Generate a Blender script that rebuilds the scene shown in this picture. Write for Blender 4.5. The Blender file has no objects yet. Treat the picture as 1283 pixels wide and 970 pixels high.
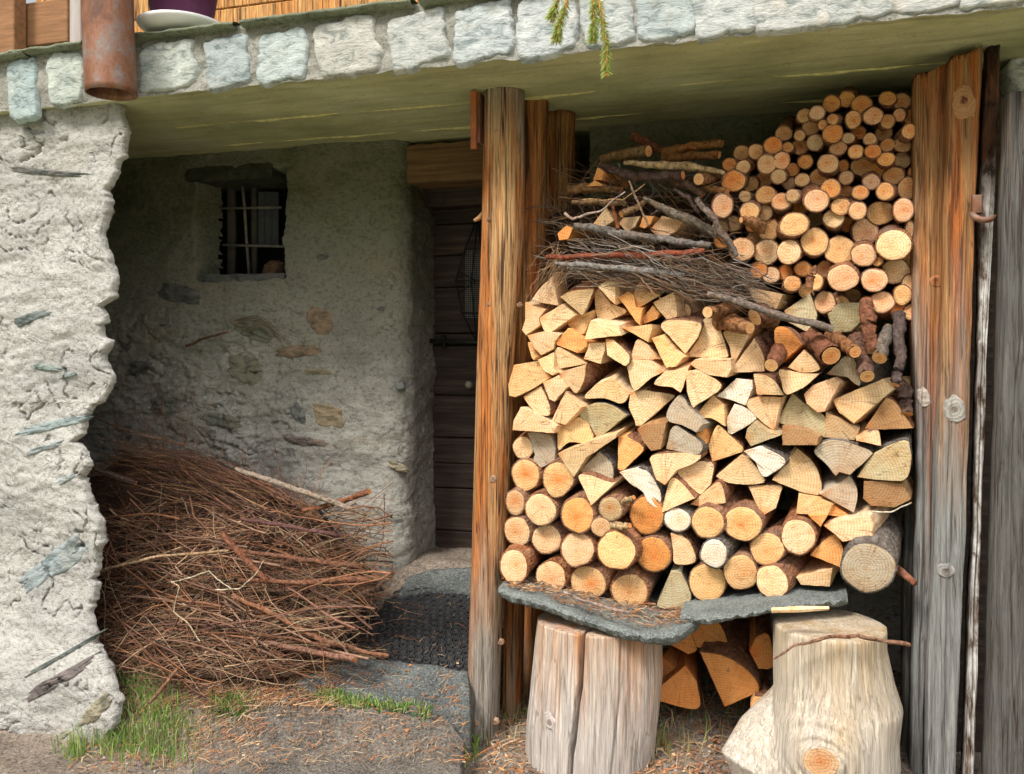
import bpy, math, random
from mathutils import Vector, noise
random.seed(7)
S = bpy.context.scene
COL = S.collection
R = random.uniform
# ------------------------------------------------------------------ camera
F = 1100.0; TH = math.atan(339/1100); CT, ST = math.cos(TH), math.sin(TH); HZ = 440.0; CH = 1.40
cd = bpy.data.cameras.new('camera'); cam = bpy.data.objects.new('camera', cd); COL.objects.link(cam)
cam.location = (0, 0, CH); cam.rotation_euler = (math.radians(90), 0, TH)
cd.sensor_width = 36; cd.lens = 36*F/1283; cd.shift_y = -(485-HZ)/1283; cd.clip_end = 500; cd.clip_start = .05
S.camera = cam
# ------------------------------------------------------------------ light
SUN_EL, SUN_AZ = math.radians(50), math.radians(-30)      # azimuth measured from behind the viewer, minus is to the viewer's left
w = bpy.data.worlds.new('World'); S.world = w; w.use_nodes = True
nt = w.node_tree; bg = nt.nodes['Background']
sky = nt.nodes.new('ShaderNodeTexSky'); sky.sky_type = 'NISHITA'; sky.sun_disc = False
sky.sun_elevation = SUN_EL; sky.sun_rotation = math.pi + SUN_AZ
sky.air_density = 1.0; sky.dust_density = 4.0
hs = nt.nodes.new('ShaderNodeHueSaturation'); hs.inputs['Saturation'].default_value = .22
nt.links.new(sky.outputs[0], hs.inputs['Color']); nt.links.new(hs.outputs[0], bg.inputs[0])
bg.inputs[1].default_value = .05
sd = bpy.data.lights.new('sun', 'SUN'); sun = bpy.data.objects.new('sun', sd); COL.objects.link(sun)
sd.energy = 1.5; sd.angle = math.radians(16); sd.color = (1, .95, .87)
dirv = Vector((math.sin(SUN_AZ)*math.cos(SUN_EL), -math.cos(SUN_AZ)*math.cos(SUN_EL), math.sin(SUN_EL)))
sun.rotation_euler = dirv.to_track_quat('Z', 'Y').to_euler(); sun.location = dirv*20
S.view_settings.view_transform = 'Standard'; S.view_settings.look = 'None'
S.view_settings.exposure = 1.8; S.view_settings.gamma = 1
# ------------------------------------------------------------------ helpers
def rp(px, py, Y):
    dx = (px-641)/F; t = Y/(CT+dx*ST)
    return Vector((t*(-ST+dx*CT), Y, CH-t*(py-HZ)/F))
def mpp(px, Y): return Y/(CT+(px-641)/F*ST)/F
def fn(x, y, z, o=4): return noise.fractal(Vector((x, y, z)), 1.0, 2.0, o)
def mk(name, V, Fc, mats, parent=None, fm=None, uv=None, smooth=True, loc=None, color=None, vcol=None):
    me = bpy.data.meshes.new(name); me.from_pydata([tuple(v) for v in V], [], Fc)
    for m in (mats if isinstance(mats, (list, tuple)) else [mats]): me.materials.append(m)
    if fm: me.polygons.foreach_set('material_index', fm)
    if smooth: me.polygons.foreach_set('use_smooth', [True]*len(me.polygons))
    if uv:
        l = me.uv_layers.new(name='UVMap'); idx = [0]*len(me.loops); me.loops.foreach_get('vertex_index', idx)
        flat = []
        for i in idx: flat += [uv[i][0], uv[i][1]]
        l.data.foreach_set('uv', flat)
    if vcol:
        a = me.color_attributes.new('col', 'FLOAT_COLOR', 'POINT'); flat = []
        for c in vcol: flat += [c[0], c[1], c[2], 1]
        a.data.foreach_set('color', flat)
    me.update()
    o = bpy.data.objects.new(name, me); COL.objects.link(o)
    if parent: o.parent = parent
    if loc is not None: o.location = loc
    if color: o.color = (*color, 1)
    return o
def thing(name, label, cat, loc=(0, 0, 0), group=None):
    o = bpy.data.objects.new(name, None); COL.objects.link(o); o.location = loc; o.empty_display_size = .1
    return tag(o, label, cat, group)
def tag(o, label, cat, group=None):
    o['label'] = label; o['category'] = cat
    if group: o['group'] = group
    return o
def kind(o, k, label=None):
    o['kind'] = k
    if label: o['label'] = label
    return o
class MB:
    def __init__(s): s.V = []; s.F = []; s.C = []; s.M = []
    def add(s, V, Fc, c=None, m=0):
        b = len(s.V); s.V += V; s.F += [tuple(i+b for i in f) for f in Fc]; s.M += [m]*len(Fc)
        if c is not None: s.C += [c]*len(V)
    def build(s, name, mats, parent=None, **k):
        return mk(name, s.V, s.F, mats, parent, fm=s.M, vcol=s.C or None, **k)
def frame(d):
    d = d.normalized(); a = Vector((0, 0, 1)) if abs(d.z) < .9 else Vector((1, 0, 0))
    u = d.cross(a).normalized(); return u, d.cross(u).normalized()
def tube(pts, rad, n=6, cap=True, jit=0, seed=0):
    V = []; Fc = []; pts = [Vector(p) for p in pts]; L = len(pts)
    if not isinstance(rad, (list, tuple)): rad = [rad]*L
    for i, p in enumerate(pts):
        d = pts[min(i+1, L-1)]-pts[max(i-1, 0)]; u, v = frame(d)
        for k in range(n):
            a = 2*math.pi*k/n; r = rad[i]*(1+(jit*(fn(math.cos(a)*1.2+seed, math.sin(a)*1.2, i*.45+seed, 3)+.5*fn(math.cos(a)*3+seed, math.sin(a)*3, i*1.3+seed, 2)) if jit else 0))
            V.append(p+u*math.cos(a)*r+v*math.sin(a)*r)
    for i in range(L-1):
        for k in range(n):
            a, b = i*n+k, i*n+(k+1) % n; Fc.append((a, a+n, b+n, b))
    if cap: Fc.append(tuple(range(n))); Fc.append(tuple(range((L-1)*n, L*n))[::-1])
    return V, Fc
def box(x0, x1, y0, y1, z0, z1, b=.004):
    # bevelled box
    V = []; Fc = []
    def ring(y, i):
        return [Vector((x0+i, y, z0+i)), Vector((x1-i, y, z0+i)), Vector((x1-i, y, z1-i)), Vector((x0+i, y, z1-i))]
    V = ring(y0, b)+ring(y0+b, 0)+ring(y1-b, 0)+ring(y1, b)
    Fc = [(0, 1, 2, 3), (15, 14, 13, 12)]
    for r in range(3):
        for k in range(4): a = r*4+k; c = r*4+(k+1) % 4; Fc.append((a, a+4, c+4, c))
    return V, Fc
def grid(nu, nv, f):
    V = [f(i/(nu-1), j/(nv-1)) for j in range(nv) for i in range(nu)]
    Fc = [(j*nu+i, j*nu+i+1, (j+1)*nu+i+1, (j+1)*nu+i) for j in range(nv-1) for i in range(nu-1)]
    return V, Fc
def interp(tab, y):
    if y <= tab[0][1]: return tab[0][0]
    for (x0, y0), (x1, y1) in zip(tab, tab[1:]):
        if y <= y1: return x0+(x1-x0)*(y-y0)/(y1-y0)
    return tab[-1][0]
def sm(a, b, x):
    t = min(1, max(0, (x-a)/(b-a))); return t*t*(3-2*t)
# ------------------------------------------------------------------ materials
class NT:
    def __init__(s, name, rough=.85, spec=.25):
        s.m = bpy.data.materials.new(name); s.m.use_nodes = True; s.t = s.m.node_tree
        s.b = s.t.nodes['Principled BSDF']; s.b.inputs['Roughness'].default_value = rough
        s.b.inputs['Specular IOR Level'].default_value = spec
        s.tc = s.t.nodes.new('ShaderNodeTexCoord'); s.oi = s.t.nodes.new('ShaderNodeObjectInfo')
    def n(s, k, **p):
        x = s.t.nodes.new(k)
        for a, v in p.items(): setattr(x, a, v)
        return x
    def l(s, a, b): s.t.links.new(a, b)
    def coord(s, scale=(1, 1, 1), out='Object', rot=(0, 0, 0), rnd=True):
        mp = s.n('ShaderNodeMapping'); mp.inputs['Scale'].default_value = scale; mp.inputs['Rotation'].default_value = rot
        if rnd:
            ad = s.n('ShaderNodeVectorMath', operation='MULTIPLY_ADD'); ad.inputs[1].default_value = (1, 1, 1)
            s.l(s.tc.outputs[out], ad.inputs[0])
            cx = s.n('ShaderNodeCombineXYZ')
            m1 = s.n('ShaderNodeMath', operation='MULTIPLY'); m1.inputs[1].default_value = 7.3; s.l(s.oi.outputs['Random'], m1.inputs[0])
            s.l(m1.outputs[0], cx.inputs[0]); s.l(m1.outputs[0], cx.inputs[1]); s.l(m1.outputs[0], cx.inputs[2])
            s.l(cx.outputs[0], ad.inputs[2]); s.l(ad.outputs[0], mp.inputs['Vector'])
        else: s.l(s.tc.outputs[out], mp.inputs['Vector'])
        return mp.outputs[0]
    def noise(s, v, sc, det=6, ro=.6, dist=0):
        x = s.n('ShaderNodeTexNoise'); x.inputs['Scale'].default_value = sc; x.inputs['Detail'].default_value = det
        x.inputs['Roughness'].default_value = ro; x.inputs['Distortion'].default_value = dist; s.l(v, x.inputs['Vector']); return x.outputs['Fac']
    def vor(s, v, sc, feat='F1'):
        x = s.n('ShaderNodeTexVoronoi'); x.feature = feat; x.inputs['Scale'].default_value = sc; s.l(v, x.inputs['Vector']); return x.outputs['Distance']
    def ramp(s, f, stops):
        x = s.n('ShaderNodeValToRGB'); e = x.color_ramp.elements
        e[0].position = stops[0][0]; e[1].position = stops[-1][0]
        for p, c in stops[1:-1]: e.new(p)
        for k, (p, c) in enumerate(stops): e[k].position = p; e[k].color = (*(c if isinstance(c, (tuple, list)) else (c, c, c)), 1)
        s.l(f, x.inputs[0]); return x.outputs[0]
    def mix(s, f, a, b, mode='MIX'):
        x = s.n('ShaderNodeMix'); x.data_type = 'RGBA'; x.blend_type = mode
        for v, i in ((f, 0), (a, 6), (b, 7)):
            if isinstance(v, (int, float)): x.inputs[i].default_value = v
            elif isinstance(v, tuple): x.inputs[i].default_value = (*v, 1)
            else: s.l(v, x.inputs[i])
        return x.outputs[2]
    def math(s, op, a, b=0):
        x = s.n('ShaderNodeMath', operation=op)
        for v, i in ((a, 0), (b, 1)):
            if isinstance(v, (int, float)): x.inputs[i].default_value = v
            else: s.l(v, x.inputs[i])
        return x.outputs[0]
    def sep(s, v, i):
        x = s.n('ShaderNodeSeparateXYZ'); s.l(v, x.inputs[0]); return x.outputs[i]
    def fin(s, col, *bumps):
        if isinstance(col, tuple): s.b.inputs['Base Color'].default_value = (*col, 1)
        else: s.l(col, s.b.inputs['Base Color'])
        prev = None
        for h, st, dist in bumps:
            x = s.n('ShaderNodeBump'); x.inputs['Strength'].default_value = st; x.inputs['Distance'].default_value = dist
            s.l(h, x.inputs['Height'])
            if prev: s.l(prev, x.inputs['Normal'])
            prev = x.outputs[0]
        if prev: s.l(prev, s.b.inputs['Normal'])
        return s.m
def mat_cut():
    t = NT('cut_wood', .75, .2); uv = t.tc.outputs['UV']
    nz = t.n('ShaderNodeTexNoise'); nz.inputs['Scale'].default_value = 22; nz.inputs['Detail'].default_value = 3; t.l(uv, nz.inputs['Vector'])
    ln = t.n('ShaderNodeVectorMath', operation='LENGTH'); t.l(uv, ln.inputs[0])
    r = t.math('ADD', ln.outputs['Value'], t.math('MULTIPLY', nz.outputs['Fac'], .008))
    ring = t.math('SINE', t.math('MULTIPLY', t.math('ADD', r, t.math('MULTIPLY', t.oi.outputs['Random'], .05)), 2*math.pi/.0095))
    n1 = t.noise(t.coord((1, 1, 1)), 9, 4, .6); n2 = t.noise(t.coord((1, .3, 1)), 160, 4, .7)
    # radial streaks
    gx = t.n('ShaderNodeSeparateXYZ'); t.l(uv, gx.inputs[0]); an = t.math('ARCTAN2', gx.outputs[1], gx.outputs[0])
    cv = t.n('ShaderNodeCombineXYZ'); t.l(t.math('MULTIPLY', an, 2.2), cv.inputs[0]); t.l(t.math('MULTIPLY', ln.outputs['Value'], 2), cv.inputs[1]); t.l(t.math('MULTIPLY', t.oi.outputs['Random'], 9), cv.inputs[2])
    ray = t.noise(cv.outputs[0], 5, 5, .7)
    c = t.oi.outputs['Color']
    c = t.mix(t.ramp(n1, [(.35, 0.), (.7, .5)]), c, t.mix(1., c, (1.0, .72, .47), 'MULTIPLY'))
    hn = t.math('ADD', ln.outputs['Value'], t.math('MULTIPLY', t.math('SUBTRACT', nz.outputs['Fac'], .5), .05)); hr = t.math('MULTIPLY', t.ramp(hn, [(.004, 1.), (.028, .55), (.045, 0.)]), t.ramp(t.math('FRACT', t.math('MULTIPLY', t.oi.outputs['Random'], 7.7)), [(.15, .05), (.8, .85)]))
    c = t.mix(hr, c, t.mix(1., c, (.92, .56, .33), 'MULTIPLY'))
    c = t.mix(t.ramp(ln.outputs['Value'], [(.002, .7), (.005, .3), (.012, 0.)]), c, t.mix(1., c, (.95, .62, .38), 'MULTIPLY'))
    c = t.mix(t.ramp(ray, [(.42, 0.), (.62, .45)]), c, t.mix(1., c, (.78, .62, .46), 'MULTIPLY'))
    c = t.mix(t.ramp(ring, [(.0, 0.), (1., .45)]), c, t.mix(1., c, (.70, .46, .26), 'MULTIPLY'))
    c = t.mix(t.ramp(n2, [(.3, .28), (.55, 0.)]), c, t.mix(1., c, (.6, .48, .36), 'MULTIPLY'))
    sw = t.noise(t.coord((25, 1, 260), rot=(0, .5, 0)), 1, 3, .6); c = t.mix(t.ramp(sw, [(.38, .35), (.5, 0.)]), c, t.mix(1., c, (.72, .58, .42), 'MULTIPLY'))
    stn = t.noise(t.coord((1, 1, 1)), 26, 6, .7, .5); c = t.mix(t.ramp(stn, [(.56, 0.), (.68, .55)]), c, t.mix(1., c, (.62, .5, .4), 'MULTIPLY')); c = t.mix(t.ramp(stn, [(.34, .5), (.42, 0.)]), c, t.mix(1., c, (1.12, 1.14, 1.2), 'MULTIPLY'))
    # radial drying cracks
    cr = t.ramp(t.noise(cv.outputs[0], 2.4, 2, .5), [(.485, 0.), (.5, 1.), (.515, 0.)])
    crm = t.math('MULTIPLY', cr, t.ramp(t.noise(t.coord((1, 1, 1)), 14, 2), [(.44, 0.), (.52, 1.)]))
    c = t.mix(t.math('MULTIPLY', crm, .8), c, (.16, .08, .04))
    return t.fin(c, (sw, .7, .003), (n2, .6, .003), (ring, .15, .0008), (n1, .5, .004), (crm, -.4, .003))
def mat_split():
    t = NT('split_wood', .8, .2); v = t.coord((60, 3, 60)); n = t.noise(v, 1, 5, .6); n1 = t.noise(t.coord((6, 3, 6)), 1, 3)
    c = t.oi.outputs['Color']
    c = t.mix(t.ramp(n, [(.3, .6), (.6, 0.)]), c, t.mix(1., c, (.5, .34, .2), 'MULTIPLY'))
    c = t.mix(t.ramp(n1, [(.4, 0.), (.7, .6)]), c, t.mix(1., c, (1., .6, .32), 'MULTIPLY'))
    return t.fin(c, (n, .8, .003), (n1, .5, .01))
def mat_bark(name='bark', a=(.30, .105, .04), b=(.44, .24, .13), d=(.055, .028, .018), gr=(.26, .20, .16)):
    t = NT(name, .9, .15); v = t.coord((1, .55, 1)); n = t.noise(v, 34, 8, .72, .4); vo = t.vor(t.coord((1, .5, 1)), 90); n2 = t.noise(v, 7, 4)
    c = t.ramp(n, [(.3, d), (.48, a), (.68, b)])
    c = t.mix(t.ramp(n2, [(.5, 0.), (.72, .7)]), c, gr)
    c = t.mix(t.ramp(t.oi.outputs['Random'], [(0., 0.), (1., .3)]), c, gr)
    return t.fin(c, (n, 1., .018), (vo, .9, .008))
def mat_brushv():
    t = NT('twig_bark', .8, .2); a = t.n('ShaderNodeAttribute'); a.attribute_name = 'col'
    n = t.noise(t.coord((1, 1, 1)), 60, 3); c = t.mix(t.ramp(n, [(.35, .5), (.6, 0.)]), a.outputs['Color'], t.mix(1., a.outputs['Color'], (.35, .3, .28), 'MULTIPLY'))
    return t.fin(c)
def mat_branch():
    t = NT('branch_bark', .85, .2); n = t.noise(t.coord((1, 1, 1)), 70, 7, .75, .4); n2 = t.noise(t.coord((1, 1, 1)), 14, 4)
    c = t.oi.outputs['Color']; c = t.mix(t.ramp(n, [(.36, .95), (.56, 0.)]), c, t.mix(1., c, (.22, .18, .16), 'MULTIPLY'))
    c = t.mix(t.ramp(n, [(.56, 0.), (.68, .6)]), c, t.mix(1., c, (1.7, 1.5, 1.35), 'MULTIPLY'))
    c = t.mix(t.ramp(n2, [(.5, 0.), (.72, .5)]), c, t.mix(1., c, (1.2, .8, .5), 'MULTIPLY'))
    return t.fin(c, (n, 1., .014), (n2, .6, .01))
def mat_post(name, lo, hi, z0, z1, *, top=None, ct=1.0,  orange=(.46, .17, .045), tan=(.50, .28, .12), grey=(.34, .31, .27), dark=(.07, .035, .02)):
    t = NT(name, .78, .25); v = t.coord((80, 80, 4.5)); g = t.noise(v, 1, 8, .7, .8); g2 = t.noise(t.coord((9, 9, .9)), 1, 4, .6, .4); g3 = t.noise(t.coord((200, 200, 5)), 1, 4)
    z = t.sep(t.tc.outputs['Object'], 2); mr = t.n('ShaderNodeMapRange'); t.l(z, mr.inputs[0]); mr.inputs[1].default_value = z0; mr.inputs[2].default_value = z1
    k = t.math('ADD', mr.outputs[0], t.math('MULTIPLY', t.math('SUBTRACT', g2, .5), 1.6))
    if top:
        mt = t.n('ShaderNodeMapRange'); t.l(z, mt.inputs[0]); mt.inputs[1].default_value = top[0]; mt.inputs[2].default_value = top[1]; k = t.math('SUBTRACT', k, mt.outputs[0])
    g4 = t.noise(t.coord((16, 16, 1.1)), 1, 5, .6, .5)
    warm = t.mix(t.ramp(g4, [(.42, 0.), (.56, 1.)]), orange, tan)
    c = t.mix(t.ramp(k, [(lo, 0.), (hi, 1.)]), grey, warm)
    c = t.mix(t.ramp(g, [(.36, .95*ct), (.48, .25*ct), (.6, 0.)]), c, t.mix(1., c, (.27, .2, .16), 'MULTIPLY'))
    c = t.mix(t.ramp(g, [(.54, 0.), (.66, .6)]), c, t.mix(1., c, (1.5, 1.45, 1.35), 'MULTIPLY'))
    c = t.mix(t.ramp(g3, [(.28, .5), (.45, 0.)]), c, dark)
    lc = t.noise(t.coord((26, 26, .55)), 1, 3, .5, .6); lcm = t.ramp(lc, [(.48, 0.), (.495, 1.), (.505, 1.), (.52, 0.)]); c = t.mix(t.math('MULTIPLY', lcm, .9*ct), c, tuple(q*.5 for q in dark))
    return t.fin(c, (lcm, -.6, .006), (g, 1., .012), (g3, .5, .003), (g2, .6, .02))
def mat_char():
    t = NT('charred_board', .8, .3); g = t.noise(t.coord((22, 22, 9)), 1, 7, .7, .6); g2 = t.noise(t.coord((4, 4, 3)), 1, 4)
    z = t.sep(t.tc.outputs['Object'], 2)
    c = t.ramp(g, [(.32, (.03, .022, .02)), (.42, (.15, .10, .07)), (.5, (.42, .39, .36)), (.62, (.7, .68, .65))])
    top = t.mix(t.ramp(g, [(.4, 0.), (.7, 1.)]), (.025, .015, .012), (.22, .09, .04))
    c = t.mix(t.ramp(t.math('ADD', z, t.math('MULTIPLY', g2, .4)), [(2.05/4, 0.), (2.25/4, 1.)]) if False else t.ramp(t.math('MULTIPLY', t.math('SUBTRACT', t.math('ADD', z, t.math('MULTIPLY', g2, .5)), 1.9), 1), [(.15, 0.), (.35, 1.)]), c, top)
    return t.fin(c, (g, 1., .012))
def mat_plaster(name, base=(.40, .39, .36), dark=(.2, .2, .185), moss=(.15, .17, .09), moss_shade_z=(1.5, 2.6), moss_shade_k=.8, lightc=(.50, .49, .46), rustk=.25, cs=1):
    t = NT(name, .95, .12); v = t.coord((1, 1, 1.4), rnd=False); n = t.noise(v, 3.2, 8, .62, .3); f = t.noise(v, 42, 6, .7); vf = t.noise(v, 130, 4, .75); st = t.noise(t.coord((1, 1, 5), rnd=False), 5, 7, .65, .6)
    c = t.ramp(n, [(.3, dark), (.5, base), (.72, lightc)])
    c = t.mix(t.ramp(f, [(.34, .8), (.5, 0.)]), c, t.mix(1., c, (.45, .45, .43), 'MULTIPLY'))
    c = t.mix(t.ramp(vf, [(.53, 0.), (.68, .6)]), c, lightc)
    c = t.mix(t.ramp(vf, [(.36, .6), (.46, 0.)]), c, t.mix(1., c, (.5, .5, .48), 'MULTIPLY'))
    ck = t.noise(t.coord((1, 1, 1.8), rnd=False), 3.1, 5, .6, 1.2); ckm = t.math('MULTIPLY', t.ramp(ck, [(.488, 0.), (.498, 1.), (.508, 0.)]), t.ramp(n, [(.46, 0.), (.54, 1.)]))
    c = t.mix(t.math('MULTIPLY', ckm, .75), c, tuple(q*.25 for q in dark))
    z = t.sep(t.tc.outputs['Object'], 2); mr = t.n('ShaderNodeMapRange'); t.l(z, mr.inputs[0]); mr.inputs[1].default_value = moss_shade_z[0]; mr.inputs[2].default_value = moss_shade_z[1]
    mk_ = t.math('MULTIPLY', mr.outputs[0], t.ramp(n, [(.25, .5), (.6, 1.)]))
    c = t.mix(t.math('MULTIPLY', mk_, moss_shade_k), c, t.mix(t.ramp(f, [(.35, 0.), (.65, 1.)]), tuple(q*.55 for q in moss), moss))
    r = t.noise(t.coord((1, 1, 1.5), rnd=False), 1.7, 6, .6, .3)
    c = t.mix(t.math('MULTIPLY', t.ramp(r, [(.60, 0.), (.72, 1.)]), rustk), c, (.33, .2, .08))
    return t.fin(c, (ckm, -.8, .01), (st, .6, .008), (f, 1., .010), (vf, 1., .004))
def mat_rock():
    t = NT('rock_tint', .85, .3); v = t.coord((1, 1, 2.2)); n = t.noise(v, 14, 7, .68, .6); f = t.noise(v, 70, 5, .7); n2 = t.noise(t.coord((1, 1, 1)), 5, 4)
    c = t.oi.outputs['Color']
    c = t.mix(t.ramp(n, [(.38, .85), (.5, 0.)]), c, t.mix(1., c, (.42, .48, .48), 'MULTIPLY'))
    c = t.mix(t.ramp(n, [(.55, 0.), (.72, .7)]), c, t.mix(1., c, (1.6, 1.6, 1.55), 'MULTIPLY'))
    c = t.mix(t.ramp(n2, [(.55, 0.), (.7, .5)]), c, t.mix(1., c, (1.15, .95, .75), 'MULTIPLY'))
    c = t.mix(t.ramp(f, [(.3, .5), (.5, 0.)]), c, t.mix(1., c, (.4, .4, .4), 'MULTIPLY'))
    return t.fin(c, (n, .9, .012), (f, .8, .004))
def mat_ceiling():
    t = NT('mossy_concrete', .9, .15); v = t.coord((.6, 5, 1), rnd=False, rot=(0, 0, .02)); s1 = t.noise(v, 3.5, 7, .65, .3); n = t.noise(t.coord((1, 1, 1), rnd=False), 2.4, 6, .6); f = t.noise(t.coord((1, 1, 1), rnd=False), 60, 5, .7)
    c = t.ramp(n, [(.3, (.31, .31, .17)), (.5, (.44, .43, .24)), (.7, (.54, .53, .34))])
    c = t.mix(t.ramp(s1, [(.35, .45), (.5, 0.)]), c, (.22, .215, .13))
    c = t.mix(t.ramp(s1, [(.61, 0.), (.68, .6)]), c, (.58, .54, .24))
    c = t.mix(t.ramp(f, [(.28, .6), (.42, 0.)]), c, (.07, .075, .04))
    return t.fin(c, (s1, .5, .006), (f, .6, .004), (n, .5, .02))
def mat_soil(name, cols, sc=1, b=.02):
    t = NT(name, .95, .1); v = t.coord((1, 1, 1), rnd=False); n = t.noise(v, 4*sc, 8, .68, .3); f = t.noise(v, 70*sc, 6, .75); vo = t.vor(v, 120*sc)
    c = t.ramp(n, [(.28, cols[0]), (.5, cols[1]), (.72, cols[2])]); c = t.mix(t.ramp(f, [(.38, .85), (.48, 0.)]), c, cols[3]); c = t.mix(t.ramp(f, [(.54, 0.), (.64, .75)]), c, cols[4])
    return t.fin(c, (n, .6, b*1.5), (f, 1., b*.5), (vo, .5, b*.2))
def mat_rust(name='rusty_iron', a=(.10, .045, .028), b=(.24, .10, .05), g=(.22, .17, .15), metal=.3):
    t = NT(name, .6, .5); t.b.inputs['Metallic'].default_value = metal
    n = t.noise(t.coord((1, 1, .6)), 12, 7, .65, .2); f = t.noise(t.coord((1, 1, 1)), 90, 4, .7)
    c = t.ramp(n, [(.32, a), (.5, b), (.64, g), (.78, (.36, .25, .18))]); c = t.mix(t.ramp(f, [(.3, .5), (.5, 0.)]), c, a)
    c = t.mix(t.ramp(f, [(.7, 0.), (.76, .8)]), c, (.6, .45, .3))
    return t.fin(c, (f, .6, .002), (n, .4, .004))
def mat_simple(name, c, rough=.8, var=.35, sc=20, bump=.003, streak=(1, 1, 1), spec=.25):
    t = NT(name, rough, spec); n = t.noise(t.coord(streak), sc, 6, .65); col = t.mix(t.ramp(n, [(.3, 1.), (.65, 0.)]), c, tuple(q*(1-var) for q in c))
    return t.fin(col, (n, .7, bump))
def mat_grass():
    t = NT('grass_blade', .6, .3); a = t.n('ShaderNodeAttribute'); a.attribute_name = 'col'
    t.b.inputs['Subsurface Weight'].default_value = 0
    tr = t.n('ShaderNodeBsdfTranslucent'); t.l(a.outputs['Color'], tr.inputs[0]); mx = t.n('ShaderNodeMixShader'); mx.inputs[0].default_value = .35
    t.l(a.outputs['Color'], t.b.inputs['Base Color']); out = t.t.nodes['Material Output']
    t.l(t.b.outputs[0], mx.inputs[1]); t.l(tr.outputs[0], mx.inputs[2]); t.l(mx.outputs[0], out.inputs[0]); return t.m
CUT, SPLIT, BARK, TWIG, BRANCH, ROCK = mat_cut(), mat_split(), mat_bark(), mat_brushv(), mat_branch(), mat_rock()
GREYBARK = mat_bark('grey_bark', (.13, .10, .08), (.30, .27, .24), (.05, .04, .035), (.24, .22, .2))
POST = mat_post('post_wood', .02, .6, .1, 1.25, top=(1.75, 2.5), orange=(.50, .17, .04), tan=(.56, .33, .15))
POST_DK = mat_post('inner_post_wood', -.6, .1, .1, 1.4, orange=(.42, .13, .03), tan=(.40, .20, .07), grey=(.3, .2, .12))
BOARD = mat_post('board_wood', .15, .75, .75, 2.0, orange=(.44, .14, .035), tan=(.42, .22, .09), grey=(.27, .275, .27), ct=.7)
BOARD_G = mat_post('grey_board_wood', .5, 1.2, 1.3, 2.6, orange=(.26, .14, .07), tan=(.28, .2, .12), grey=(.125, .122, .115), ct=.9)
STUMP = mat_post('stump_wood', .25, .95, -.1, .62, orange=(.62, .27, .09), tan=(.60, .42, .29), grey=(.56, .51, .47), dark=(.2, .12, .09), ct=.5)
STUMP2 = mat_post('pale_stump_wood', .1, 1.2, -.1, .62, orange=(.52, .37, .21), tan=(.62, .51, .37), grey=(.66, .60, .52), dark=(.16, .11, .08), ct=.42)
CHAR = mat_char()
PLASTER = mat_plaster('lime_mortar_wall', base=(.375, .36, .32), dark=(.24, .23, .205), lightc=(.48, .465, .42), moss=(.155, .16, .088), moss_shade_z=(1.2, 2.15), moss_shade_k=.95)  # green growth, with the upper recess's shade darkened into it by height
PILLAR = mat_plaster('pale_mortar_pillar', base=(.47, .455, .425), dark=(.35, .345, .33), lightc=(.58, .565, .535), moss_shade_z=(2.2, 2.5), moss_shade_k=.35, rustk=.15)
MORTAR = mat_plaster('balcony_mortar', base=(.33, .32, .28), dark=(.19, .19, .16), lightc=(.46, .45, .41), moss_shade_z=(2.55, 2.75), moss_shade_k=.8, moss=(.16, .17, .05))
CEIL = mat_ceiling()
SOIL = mat_soil('needle_soil', [(.12, .10, .085), (.22, .18, .145), (.30, .25, .2), (.05, .04, .035), (.42, .34, .27)])
FLAG = mat_soil('flagstone', [(.09, .082, .075), (.17, .15, .13), (.25, .22, .185), (.04, .037, .033), (.38, .34, .28)], 1.4, .02)
FLAGB = mat_soil('blue_flagstone', [(.075, .085, .085), (.13, .14, .138), (.20, .215, .205), (.035, .04, .04), (.36, .38, .35)], 1.6, .02)
BOUNCE_YARD = mat_soil('bounce_yard', [(.28, .29, .18), (.38, .38, .26), (.46, .45, .33), (.2, .22, .12), (.55, .53, .43)])  # unseen yard, pale tone made up to bounce light to the ceiling
SHELFS = mat_soil('schist', [(.13, .15, .148), (.23, .255, .245), (.34, .365, .345), (.06, .075, .075), (.5, .52, .49)], 2.2, .02)
RUST = mat_rust(); RUSTO = mat_rust('orange_rust', (.2, .05, .015), (.42, .12, .03), (.3, .1, .04), .1)
IRON = mat_simple('dull_iron', (.22, .20, .17), .6, .5, 40); IRONB = mat_simple('black_iron', (.02, .02, .02), .5, .5, 40)
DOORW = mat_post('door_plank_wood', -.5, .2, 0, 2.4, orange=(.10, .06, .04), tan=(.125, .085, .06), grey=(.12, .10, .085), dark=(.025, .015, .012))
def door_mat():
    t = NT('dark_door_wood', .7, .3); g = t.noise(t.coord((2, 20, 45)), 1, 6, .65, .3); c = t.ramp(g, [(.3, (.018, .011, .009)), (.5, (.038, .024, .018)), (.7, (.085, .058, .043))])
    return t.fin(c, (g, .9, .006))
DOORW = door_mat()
def lintel_mat():
    t = NT('old_lintel_wood', .8, .25); g = t.noise(t.coord((2, 20, 40)), 1, 6, .65, .3); c = t.ramp(g, [(.3, (.05, .028, .015)), (.5, (.14, .08, .035)), (.7, (.22, .13, .06))])
    return t.fin(c, (g, .9, .006))
LINTEL = lintel_mat()
RUBBER = mat_simple('black_rubber', (.028, .028, .03), .55, .4, 60, .002, spec=.5)
GRASS = mat_grass()
WHITE = mat_simple('white_glaze', (.8, .8, .8), .35, .1, 10, .001, spec=.5); PURPLE = mat_simple('plum_pot', (.10, .02, .07), .5, .3)
LARCH = mat_post('larch_cladding', -1, 0, 0, 5, orange=(.62, .28, .08), tan=(.66, .36, .13))
GREYW = mat_simple('grey_timber', (.42, .37, .34), .8, .35, 5, .004, (8, 8, .6)); BROWNW = mat_simple('brown_timber', (.3, .15, .07), .8, .4, 5, .004, (1, 8, 8))
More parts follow.
